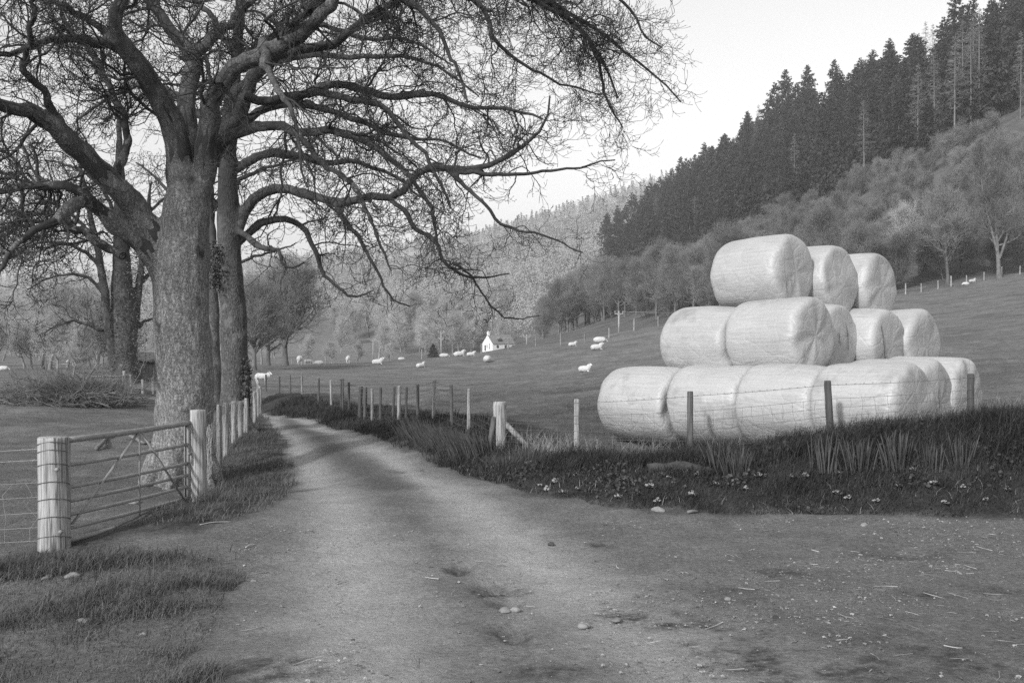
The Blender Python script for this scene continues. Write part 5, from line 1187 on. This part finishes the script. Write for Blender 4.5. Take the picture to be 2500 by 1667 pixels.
x = (2313 - CX) / FPX * 130; scrub_kinds[4].put(x, 130, gz(x, 130) - .1, 0, 1.15, 'slim leafless tree in the shade between the forked tree and the bales', None)
rt_ = Kind('bare_tree', lambda: bare_tree(91, Ht=8.5, tr=.26, spread=5.6, n1=40, d2=12, d3=6, tw=.013, fork=.22, rise=.16), M['trunk_far'], M['twig_mid'])
def far_tree(kind, px, d, s, label, group=None, rz=0.0):
    x = (px - CX) / FPX * d; return kind.put(x, d, gz(x, d) - .1, rz, s, label, group)
far_tree(rt_, 697, 95, 1.12, 'wide domed leafless tree standing alone at the left end of the pasture')
far_tree(rt_, 655, 108, 1.0, 'leafless tree just left of and behind the wide domed tree', None, 2.0)
far_tree(rt_, 620, 85, .85, 'leafless tree seen close to the right of the dark second trunk', None, 4.0)
for k, (px, d, s) in enumerate(((745, 150, .75), (810, 165, .6), (880, 190, .7), (950, 200, .6), (1052, 215, .55))):
    far_tree(valley_kinds[k % 2], px, d, s * .6, 'low leafless bush on the valley floor behind the far pasture fence', 'bushes behind the far fence', k * 1.3)
dk = Kind('bush', lambda: conifer(15, Ht=5, bare=.02, wid=.45), M['conifer_trunk'], M['conifer'], 'shade', False)
far_tree(dk, 1058, 185, .55, 'dark dense evergreen bush below the double-armed pole')
dead = Kind('dead_tree', lambda: bare_tree(17, Ht=6, tr=.22, spread=2.4, n1=7, d2=3, d3=2, tw=.02, fork=.3), M['pole'], M['pole'])
far_tree(dead, 925, 150, .8, 'pale dead tree with broken limbs beyond the far fence')
# left side: hazy trees and bushes on the valley floor
for k, (px, d, s, kd) in enumerate(((178, 62, .62, 0), (140, 70, .7, 1), (205, 75, .5, 2), (60, 95, .9, 1), (-10, 85, .8, 0), (250, 110, .9, 2))):
    far_tree(valley_kinds[kd % 2], px, d, s * .62, 'leafless bush behind the brush heap on the left', 'bushes behind the brush heap', k * 1.1)
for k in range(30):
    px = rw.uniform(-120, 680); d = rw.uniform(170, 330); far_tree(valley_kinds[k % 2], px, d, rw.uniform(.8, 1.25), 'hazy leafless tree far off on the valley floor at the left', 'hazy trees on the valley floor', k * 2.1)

for k in range(18):
    px = rw.uniform(-90, 400); d = rw.uniform(78, 140); far_tree(valley_kinds[k % 2], px, d, rw.uniform(.45, .8), 'leafless tree in the tangle beyond the brush heap and the ivy-clad tree', 'tangle of bare trees at the left', k * 1.7)
# far hillside woods read as one mass
def far_wood(name, regions, seed):
    rg = np.random.default_rng(seed); mb = MB()
    tx, ty, tk_ = [], [], []
    for n, fpx, fd_, con in regions:
        px = rg.uniform(*fpx, n); d = rg.uniform(*fd_, n); tx.append((px - CX) / FPX * d); ty.append(d); tk_.append(rg.random(n) < con)
    tx, ty, tk_ = np.concatenate(tx), np.concatenate(ty), np.concatenate(tk_); tz = H(tx, ty); n = len(tx)
    ht = np.where(tk_, rg.uniform(10, 17, n), rg.uniform(8, 13, n)); nf = 170
    k = np.repeat(np.arange(n), nf); m = len(k); f = rg.random(m) ** .8
    rad = np.where(tk_[k], ht[k] * .19 * (1.03 - f), ht[k] * .40 * np.sqrt(np.clip(1 - (2 * f - .95) ** 2, .02, 1)))
    a = rg.random(m) * 6.283; rr = rad * np.sqrt(rg.uniform(.15, 1, m)); c = np.stack([tx[k] + rr * np.cos(a), ty[k] + rr * np.sin(a), tz[k] + ht[k] * (.1 + .9 * f)], 1)
    d1 = rg.normal(0, 1, (m, 3)); d1[:, 2] = np.where(tk_[k], -np.abs(d1[:, 2]) * .4, np.abs(d1[:, 2]) + .4); d1 = unit(d1); d2 = unit(np.cross(d1, rg.normal(0, 1, (m, 3))))
    L = (ht[k] * rg.uniform(.04, .085, m))[:, None]; w = L * np.where(tk_[k], .38, .24)[:, None]
    v = np.stack([c - d2 * w, c + d2 * w, c + d1 * L], 1).reshape(-1, 3); mb.add(v, t=np.arange(3 * m).reshape(-1, 3), a=np.repeat(np.clip(np.where(tk_, .15, .75)[k] + rg.normal(0, .16, m) + .12 * rg.normal(0, 1, n)[k], 0, 1), 3))
    o = link(name, mb.mesh(name, M['far_wood'], False, attr='shade')); return o
M['far_wood'] = mat("hazed_far_wood_foliage", .18, .26, .05, .95, attr='shade', attr_amt=.12)  # base colour lightened to imitate haze, on top of the haze volume
tag(far_wood('far_woodland', [(2300, (760, 1760), (520, 980), .35), (900, (300, 900), (560, 1050), .25), (700, (-60, 500), (480, 1000), .2), (500, (1150, 1560), (400, 560), .15)], 7), 'hazy woodland covering the far hillside', 'woodland', kind='stuff')

# ------------------------------------------------------------------ grass and small plants
def blades(mb, rng, pts, h, w, lean=.45, wind=(.15, .0), shade=(.2, .9), segs=3):
    n = len(pts); a = rng.random(n) * 6.283; h = np.broadcast_to(h, (n,)); ln = np.abs(rng.normal(lean, lean * .5, n))
    dx = np.cos(a) * ln + wind[0]; dy = np.sin(a) * ln + wind[1]; b = a + 1.571 + rng.normal(0, .4, n); sx, sy = np.cos(b), np.sin(b)
    V = np.empty((n, 2 * segs + 1, 3)); w = np.broadcast_to(w, (n,))
    for k in range(segs + 1):
        t = k / segs; px = pts[:, 0] + dx * h * t * t; py = pts[:, 1] + dy * h * t * t; pz = pts[:, 2] + h * (t - .28 * np.minimum(ln, 1.5) * t * t)
        ww = w * (1 - t * .75) * .5
        if k == segs: V[:, 2 * segs] = np.stack([px, py, pz], 1)
        else: V[:, 2 * k] = np.stack([px - sx * ww, py - sy * ww, pz], 1); V[:, 2 * k + 1] = np.stack([px + sx * ww, py + sy * ww, pz], 1)
    o = np.arange(n)[:, None] * (2 * segs + 1)
    q = np.concatenate([o + np.array([[2 * k, 2 * k + 1, 2 * k + 3, 2 * k + 2]]) for k in range(segs - 1)]); t_ = o + np.array([[2 * segs - 2, 2 * segs - 1, 2 * segs]])
    mb.add(V.reshape(-1, 3), q, t_, a=np.repeat(rng.uniform(shade[0], shade[1], n), 2 * segs + 1))
def scatter(rng, n, x0, x1, y0, y1, fn):
    """random points kept where fn(x, y) > random"""
    x = rng.uniform(x0, x1, n); y = rng.uniform(y0, y1, n); k = fn(x, y) > rng.random(n); x, y = x[k], y[k]; return np.stack([x, y, H(x, y) - .01], 1)
rg = np.random.default_rng(99)
dREf = lambda x, y: polydist(x, y, RE_line)
def on_right(x, y):
    sd = road_sd(x, y); d = dREf(x, y); side = (d < polydist(x, y, LE)) & (y > 9.5); return sd, d, side
def verge_d(x, y):
    sd, d, side = on_right(x, y); return np.where(side & (sd < .04 + .10 * noise2(x, y, 2.3, 61)), 1, 0) * smooth(4.2, 2.6, d)
def patchy(x, y, s, seed, lo=-.4, hi=.4): return smooth(lo, hi, noise2(x, y, s, seed, 2))
vg = MB()
p = scatter(rg, 150000, -1.5, 11, 10.5, 15.5, lambda x, y: verge_d(x, y) * (.45 + .55 * patchy(x, y, 1.8, 71)))
dd = dREf(p[:, 0], p[:, 1]); hgt = (.05 + .11 * smooth(.1, 2.0, dd)) * rg.uniform(.5, 1.5, len(p)) * (1 + .8 * patchy(p[:, 0], p[:, 1], 1.1, 72))
blades(vg, rg, p, hgt, .0075, .75, (.12, -.12), (.05, .9))
p = scatter(rg, 90000, -8, 0, 13, 36, lambda x, y: verge_d(x, y) * (dREf(x, y) < 2.2) * (.5 + .5 * patchy(x, y, 1.5, 73)))
hgt = rg.uniform(.06, .17, len(p)) * (1 + .9 * patchy(p[:, 0], p[:, 1], .9, 74)); blades(vg, rg, p, hgt, .012, .7, (.1, -.1), (.05, .9))
tag(link('verge_grass', vg.mesh('verge_grass', M['grass'], False, attr='shade')), 'dark rough grass on the bank right of the lane', 'grass', kind='stuff')
# taller grass along the foot of the fence and before the bales
tg = MB()
fl_ = [(q[0][0], q[0][1]) for q in bf]
p = scatter(rg, 60000, 1.5, 11.5, 12.6, 17.4, lambda x, y: np.exp(-((polydist(x, y, fl_) - .1) / .55) ** 2) * (.1 + .9 * patchy(x, y, 1.3, 75, -.3, .5)) * smooth(1.2, 4.2, x))
hgt = rg.uniform(.16, .40, len(p)) * (.62 + .38 * smooth(3, 6.5, p[:, 0])); blades(tg, rg, p, hgt, .007, .45, (.18, -.05), (.1, .8))
tag(link('tall_grass', tg.mesh('tall_grass', M['grass'], False, attr='shade')), 'tall dark grass growing along the fence before the bales', 'grass', kind='stuff')
dg = MB()
p = scatter(rg, 52000, -.4, 12, 12.6, 18, lambda x, y: np.maximum(np.exp(-(np.hypot((x - .75) / .55, (y - 16.9) / .5)) ** 2) * 1.0, np.maximum(np.exp(-(np.hypot((x - 2.05) / .7, (y - 15.9) / .35)) ** 2) * .8, np.exp(-(np.hypot((x - 8.3) / 1.1, (y - 15.3) / .9)) ** 2) * .9)) + .10 * np.exp(-(polydist(x, y, fl_) / .5) ** 2))
blades(dg, rg, p, rg.uniform(.10, .52, len(p)), .006, .75, (.05, -.1), (.1, .95))
p = scatter(rg, 9000, -1.5, 11, 10.6, 15.5, lambda x, y: verge_d(x, y) * .5 * patchy(x, y, 1.4, 92)); blades(dg, rg, p, rg.uniform(.04, .16, len(p)), .006, 1.1, (.1, -.1), (.0, .8))
tag(link('dry_grass', dg.mesh('dry_grass', M['dry_grass'], False, attr='shade')), 'bleached dry grass tangled at the fence by the corner post', 'grass', kind='stuff')
# left verge between the lane and the netting fence
lg = MB()
fl2 = [(float(q[0][0]), float(q[0][1])) for q in lp]; fl2 = [(float(gpr_b[0]), float(gpr_b[1]))] + fl2
def left_v(x, y): 
    sd = road_sd(x, y); dl_ = polydist(x, y, LE); return np.where((sd < .05 + .12 * noise2(x, y, 2.2, 62)) & (dl_ < dREf(x, y)) & (y > 10.9) & (x > np.interp(y, [q[1] for q in fl2], [q[0] for q in fl2]) - .25), 1, 0)
p = scatter(rg, 110000, -8, -2, 10.9, 36, lambda x, y: left_v(x, y) * (.5 + .5 * patchy(x, y, 1.6, 76)) * np.where(y > 20, .6, 1))
blades(lg, rg, p, rg.uniform(.04, .13, len(p)) * (1 + .7 * patchy(p[:, 0], p[:, 1], 1.2, 77)), .0085, .7, (.12, -.08), (.15, 1))
tag(link('roadside_grass', lg.mesh('roadside_grass', M['grass_mid'], False, attr='shade')), 'grass strip between the lane and the netting fence', 'grass', kind='stuff')
# rough turf in the near left corner, a thicker fringe round the gatepost
ng = MB()
def corner(x, y):
    sd = road_sd(x, y); return np.where((sd < .06 + .22 * noise2(x, y, 1.7, 63)) & (x < -1.0) & (y < 10.0), 1, 0)
p = scatter(rg, 150000, -6, -1, 4.2, 10, lambda x, y: corner(x, y) * (.22 + .78 * patchy(x, y, 2.2, 78, -.25, .4)))
blades(ng, rg, p, rg.uniform(.018, .075, len(p)) * (1 + 1.1 * patchy(p[:, 0], p[:, 1], 1.1, 79)), .006, .85, (.1, -.05), (.1, 1))
p = scatter(rg, 60000, -5.8, -2.6, 8.2, 9.9, lambda x, y: np.exp(-(np.hypot((x + 4.55) / .95, (y - 9.3) / .34)) ** 2) * .9)
blades(ng, rg, p, rg.uniform(.06, .16, len(p)), .007, .7, (.15, -.1), (.05, .9))
p = scatter(rg, 30000, -3.6, -1.6, 4.6, 6.0, lambda x, y: np.exp(-(np.hypot((x + 2.3) / .6, (y - 5.2) / .35)) ** 2) * .9 + np.exp(-(np.hypot((x + 3.0) / .6, (y - 5.0) / .3)) ** 2) * .6)
blades(ng, rg, p, rg.uniform(.04, .11, len(p)), .006, .7, (.1, -.05), (.1, 1))
tag(link('turf', ng.mesh('turf', M['grass_mid'], False, attr='shade')), 'patchy rough turf in the near left corner below the gatepost', 'grass', kind='stuff')
# pasture tufts, both fields
pg = MB()
def fieldfn(x, y): return np.where(inside(x, y, FIELD), 1, 0) * (.35 + .65 * patchy(x, y, .5, 80))
p = scatter(rg, 60000, -14, 26, 15, 62, fieldfn); blades(pg, rg, p, rg.uniform(.02, .06, len(p)), .016, .9, (.1, 0), (.3, 1), 2)
def leftfield(x, y): return np.where((x < np.interp(y, [q[1] for q in fl2], [q[0] for q in fl2]) - .3) & (road_sd(x, y) < -.1), 1, 0) * (.15 + .85 * patchy(x, y, 1.0, 81))
p = scatter(rg, 50000, -20, -4, 10.6, 40, leftfield); blades(pg, rg, p, rg.uniform(.015, .045, len(p)), .014, .9, (.1, 0), (.2, 1), 2)
tag(link('pasture_grass', pg.mesh('pasture_grass', M['grass_mid'], False, attr='shade')), 'short cropped grass of the two pastures', 'grass', kind='stuff')

wd = MB()
def weed_pts(n):
    q = np.zeros((0, 3))
    while len(q) < n: q = np.concatenate([q, scatter(rg, 20000, -1.5, 11, 10.6, 15.2, lambda x, y: verge_d(x, y) * patchy(x, y, 1.7, 95, -.1, .5))])
    q = q[:n]; q[:, 2] += rg.uniform(.02, .13, n); return q
leaf_cloud(wd, rg, 5000, weed_pts, .018, (.0, .7))
tag(link('ground_weeds', wd.mesh('ground_weeds', M['leaf'], False, attr='shade')), 'low leafy weeds mixed into the grass of the bank', 'weeds', kind='stuff')

# daffodil leaf clumps and rushes on the bank
def clump(name, label, px, py, h, n, spread, lean, w, seed, group, fan=0.0, cat='plant'):
    r = np.random.default_rng(seed); x, y = hit(px, py); z = gz(x, y) - .02; mb = MB()
    c = np.stack([x + r.normal(0, spread * .4, n), y + r.normal(0, spread * .35, n), np.full(n, z)], 1)
    ang = (c[:, 0] - x) / (spread + 1e-6); segs = 5; hh = h * r.uniform(.65, 1.08, n); dx = ang * lean + r.normal(0, .09, n) + fan; dy = r.normal(0, .12, n) - .05; b = r.uniform(-.7, .7, n)
    V = np.empty((n, 2 * segs + 2, 3))
    for k in range(segs + 1):
        t = k / segs; pp = c + np.stack([dx * hh * t * (.6 + .4 * t), dy * hh * t, hh * t * (1 - .1 * np.abs(dx) * t)], 1); ww = (w * (1 - .25 * t) if k < segs else w * .25) * .5
        V[:, 2 * k] = pp - np.stack([np.cos(b), np.sin(b), 0 * b], 1) * ww; V[:, 2 * k + 1] = pp + np.stack([np.cos(b), np.sin(b), 0 * b], 1) * ww
    o = np.arange(n)[:, None] * (2 * segs + 2); q = np.concatenate([o + np.array([[2 * k, 2 * k + 1, 2 * k + 3, 2 * k + 2]]) for k in range(segs)])
    mb.add(V.reshape(-1, 3), q, a=np.repeat(r.uniform(.3, 1, n), 2 * segs + 2)); solo(name, mb, M['leaf'], label, cat, (x, y, z), group, False, 'shade')
dl_ = [(1755, 1152, .46, 'leftmost upright leaf clump on the bank, left of the pair by the post'), (1800, 1168, .44, 'dense fanned leaf clump lower on the bank, second from the left'), (2012, 1155, .50, 'spiky upright leaf clump with pale tips under the leaning dark post'), (2095, 1158, .44, 'wide leaf clump just right of the spiky one'), (2190, 1152, .46, 'thick leaf clump in the middle of the right bank'), (2272, 1150, .36, 'small thin leaf clump right of the thick one'), (2346, 1150, .44, 'tall narrow leaf clump under the rightmost post')]
for k, (px, py, h, lab) in enumerate(dl_): clump('daffodil_clump', lab, px, py, h, (44, 60, 34, 64, 60, 24, 30)[k], .17, .30, .014, 300 + k, 'leaf clumps on the bank')
for k, (px, py) in enumerate(((1012, 1070), (1045, 1085), (1080, 1098), (1110, 1108), (1140, 1118), (1165, 1112))): clump('rush_clump', 'dark leaning rush clump on the lane bank left of the corner post', px, py, .44, 130, .34, .25, .009, 320 + k, 'rushes on the lane bank', -.38)
clump('grass_tussock', 'dark grass tussock at the foot of the corner strainer post', 1232, 1140, .22, 160, .3, 1.0, .007, 340, None)
clump('grass_tussock', 'dark grass tussock on the bank right of the corner strainer post', 1290, 1125, .25, 160, .35, 1.0, .007, 341, None)

# primroses: one clump, copied
fm = MB(); r = np.random.default_rng(8)
for k in range(9):
    c = np.array([r.normal(0, .03), r.normal(0, .03), .045 + r.normal(0, .014)]); nrm = unit(np.array([r.normal(0, .5), -.35 + r.normal(0, .3), 1.0])); ux = unit(np.cross(nrm, (1, .2, 0))); uy = np.cross(nrm, ux)
    a = np.linspace(0, 2 * np.pi, 11)[:-1]; rr = .026 * np.where(np.arange(10) % 2, .7, 1.05); ring = c + ux * (rr * np.cos(a))[:, None] + uy * (rr * np.sin(a))[:, None] + nrm * .004; fm.add(np.concatenate([ring, [c]]), t=[(i, (i + 1) % 10, 10) for i in range(10)])
fme = fm.mesh('flowers', M['flower'], False)
lm = MB()
for k in range(12):
    a = r.random() * 6.28; d_ = np.array([math.cos(a), math.sin(a), .35]); s_ = np.array([-math.sin(a), math.cos(a), 0]); v = [d_ * .015, d_ * .05 + s_ * .02, d_ * .10 - (0, 0, .012), d_ * .05 - s_ * .02]; lm.add(v, [(0, 1, 2, 3)], a=r.uniform(.3, 1))
lme = lm.mesh('leaves', M['leaf'], False, attr='shade')
prim = None
pr_px = [(1489, 1164), (1521, 1178), (1406, 1165), (1321, 1190), (1332, 1201), (1372, 1208), (1410, 1200), (1293, 1137), (1352, 1182), (1614, 1164), (1634, 1172), (1701, 1166), (1508, 1219), (1560, 1213), (1591, 1196), (1603, 1229), (2047, 1163), (1969, 1172), (1797, 1181), (1820, 1200), (1947, 1194), (2047, 1212), (2070, 1223), (2228, 1156), (2192, 1194), (2284, 1187), (2349, 1194), (1855, 1169), (1935, 1170), (2409, 1227), (1420, 1150), (1745, 1190), (2310, 1235), (2140, 1230), (1690, 1215), (2460, 1205)]
for k, (px, py) in enumerate(pr_px):
    x, y = hit(px, py); z = gz(x, y) + .015; s = .45 + .5 * ((k * 37) % 10) / 10
    if prim is None:
        prim = thing('primrose_clump', 'pale flower clump in the dark grass of the bank', 'flowers', (x, y, z), 0, 'pale primroses on the bank'); link('flowers', fme, prim); link('leaves', lme, prim); prim.scale = (s, s, s)
    else: copy_thing(prim, (x, y, z), k * 1.7, (s * (1 + .3 * math.sin(k)), s, s))

# mossy log on the bank, stones
x, y = hit(1660, 1150); mb = MB(); q = resample([(x - .42, y + .02, gz(x - .4, y) + .03, .06), (x - .1, y, gz(x, y) + .05, .075), (x + .2, y - .02, gz(x + .2, y) + .05, .07), (x + .45, y, gz(x + .45, y) + .02, .05)], 14); mb.tubes(q[:, :3], q[:, 3], 12, cap=True)
v = mb.v[0]; v[:, 2] += .03 * noise3(v, 8, 3); lg_ = solo('rotten_log', mb, M['moss'], 'dark mossy log sunk in the grass of the bank', 'log', (x, y, gz(x, y)))
def rock(seed, s, flat=.6):
    m = MB(); ellipsoid(m, (0, 0, 0), (s * .8, s * .62, s * flat * .75), n=9); v = m.v[0]; v *= (1 + .42 * noise3(v / s, 1.6, seed) + .2 * noise3(v / s, 3.4, seed + 1))[:, None]; return m
st_list = [(518, 1196, .14, 'rounded stone at the foot of the far gatepost'), (327, 1228, .11, 'pale flat stone on the ground behind the lower gate rails'), (1425, 1529, .062, 'largest loose stone on the gravel right of the track'), (1505, 1514, .045, 'flat stone on the gravel right of the largest loose stone'), (1232, 1491, .07, 'stone at the lower end of the pothole in the track'), (1258, 1493, .05, 'smaller stone beside the one below the pothole'), (497, 1540, .035, 'small pale stone at the near left edge of the track'), (618, 1420, .030, 'small round stone on the left of the track'), (1776, 1466, .05, 'half buried stone in the right of the gravel'), (1345, 1328, .045, 'dark clod lying on the track'), (180, 1407, .08, 'pale stone in the turf below the gatepost'), (118, 1413, .075, 'pale stone near the left frame edge in the turf'), (207, 1520, .07, 'whitish stone lying in the rough turf of the near corner'), (348, 1553, .04, 'whitish pebble in the bare earth of the near corner'), (1606, 1247, .09, 'pale scrap like stone at the lower edge of the bank'), (2110, 1284, .06, 'pale stone on the open gravel at the right'), (1894, 1509, .04, 'pebble on the right of the gravel near the dark patch')]
for k, (px, py, s, lab) in enumerate(st_list):
    x, y = hit(px, py); z = gz(x, y); o = link('stone', rock(k, s, .5).mesh('stone', M['stone'] if 'dark' not in lab else M['moss']), None, (x, y, z + s * .04)); o.rotation_euler = (0, 0, k * 1.3); tag(o, lab, 'stone')
gv = MB(); n = 11000; r = np.random.default_rng(55)
gx_ = r.uniform(-3, 6, n * 2); gy_ = 4.4 + 6.5 * r.random(n * 2) ** 1.4; k = (road_sd(gx_, gy_) > .05) & (r.random(n * 2) < .10 + .9 * smooth(.0, .55, noise2(gx_, gy_, .9, 91, 2) + .55 * smooth(1.5, 3.5, gx_ - (gy_ - 5) * .1) - .2)); gx_, gy_ = gx_[k][:n], gy_[k][:n]; n = len(gx_); gzz = H(gx_, gy_)
s = .004 + .014 * r.random(n) ** 4; oc = np.array([(1, 0, 0), (0, 1, 0), (-1, 0, 0), (0, -1, 0), (0, 0, .7), (.6, .6, .45), (-.6, .6, .4), (-.6, -.6, .45), (.6, -.6, .4)]); rot = r.random(n) * 6.28
v = oc[None] * s[:, None, None] * (1 + .35 * r.normal(0, 1, (n, 9, 1)).clip(-1, 1)); cc, ss = np.cos(rot)[:, None], np.sin(rot)[:, None]
v = np.stack([v[..., 0] * cc - v[..., 1] * ss, v[..., 0] * ss + v[..., 1] * cc, v[..., 2]], -1) + np.stack([gx_, gy_, gzz - s * .05], 1)[:, None]
ring = [0, 5, 1, 6, 2, 7, 3, 8]; t_ = np.array([(ring[i], ring[(i + 1) % 8], 4) for i in range(8)]); gv.add(v.reshape(-1, 3), t=(np.arange(n)[:, None, None] * 9 + t_[None]).reshape(-1, 3), a=np.repeat(r.random(n), 9))
tl = MB(); n = 420; r = np.random.default_rng(61); lx_ = r.uniform(-2.6, 5.2, n * 3); ly_ = 4.5 + 6.0 * r.random(n * 3) ** 1.3; k = (road_sd(lx_, ly_) > -.1) & (r.random(n * 3) < .12 + .9 * smooth(.5, 2.5, lx_ - (ly_ - 5) * .2)); lx_, ly_ = lx_[k][:n], ly_[k][:n]; n = len(lx_); an = r.random(n) * 6.28; ll = .015 + .09 * r.random(n) ** 2.5
cen = np.stack([lx_, ly_, H(lx_, ly_) + .004], 1); dv_ = np.stack([np.cos(an), np.sin(an), r.normal(0, .06, n)], 1) * ll[:, None]; bend = np.stack([-np.sin(an), np.cos(an), 0 * an], 1) * (ll * r.normal(0, .2, n))[:, None]
tl.tubes(np.stack([cen - dv_, cen + bend, cen + dv_], 1), np.repeat((.0022 + .003 * r.random(n))[:, None], 3, 1) * np.array([1, .9, .6]), 4, a=r.random(n))
M['litter'] = mat("twig_litter_bark", .05, .24, 5, .9, attr='shade', attr_amt=.6)
tag(link('twig_litter', tl.mesh('twig_litter', M['litter'], True, attr='shade')), 'bits of twig and straw lying on the track', 'litter', kind='stuff')
M['gravel'] = mat("gravel_stone", .07, .17, 3, .9, attr='shade', attr_amt=.6)
tag(link('gravel', gv.mesh('gravel', M['gravel'], False, attr='shade')), 'loose small gravel scattered over the track', 'gravel', kind='stuff')

# ------------------------------------------------------------------ the air of the valley
hm = bpy.data.materials.new("valley_haze"); hm.use_nodes = True; t = hm.node_tree; t.nodes.clear()
pv = t.nodes.new("ShaderNodeVolumePrincipled"); mo = t.nodes.new("ShaderNodeOutputMaterial"); t.links.new(pv.outputs[0], mo.inputs['Volume'])
pv.inputs['Color'].default_value = (.95, .95, .95, 1); pv.inputs['Density'].default_value = 0.00043; pv.inputs['Anisotropy'].default_value = 0.0
allz = GZf
hb_ = MB(); x0, x1, y0, y1, z0, z1 = -1150, 1150, -420, 1900, float(allz.min()) - 1.5, float(allz.max()) + 45
hb_.box(((x0 + x1) / 2, (y0 + y1) / 2, (z0 + z1) / 2), (x1 - x0, y1 - y0, z1 - z0)); tag(link('haze', hb_.mesh('haze', hm, False)), 'thin haze in the valley air', 'haze', kind='stuff')
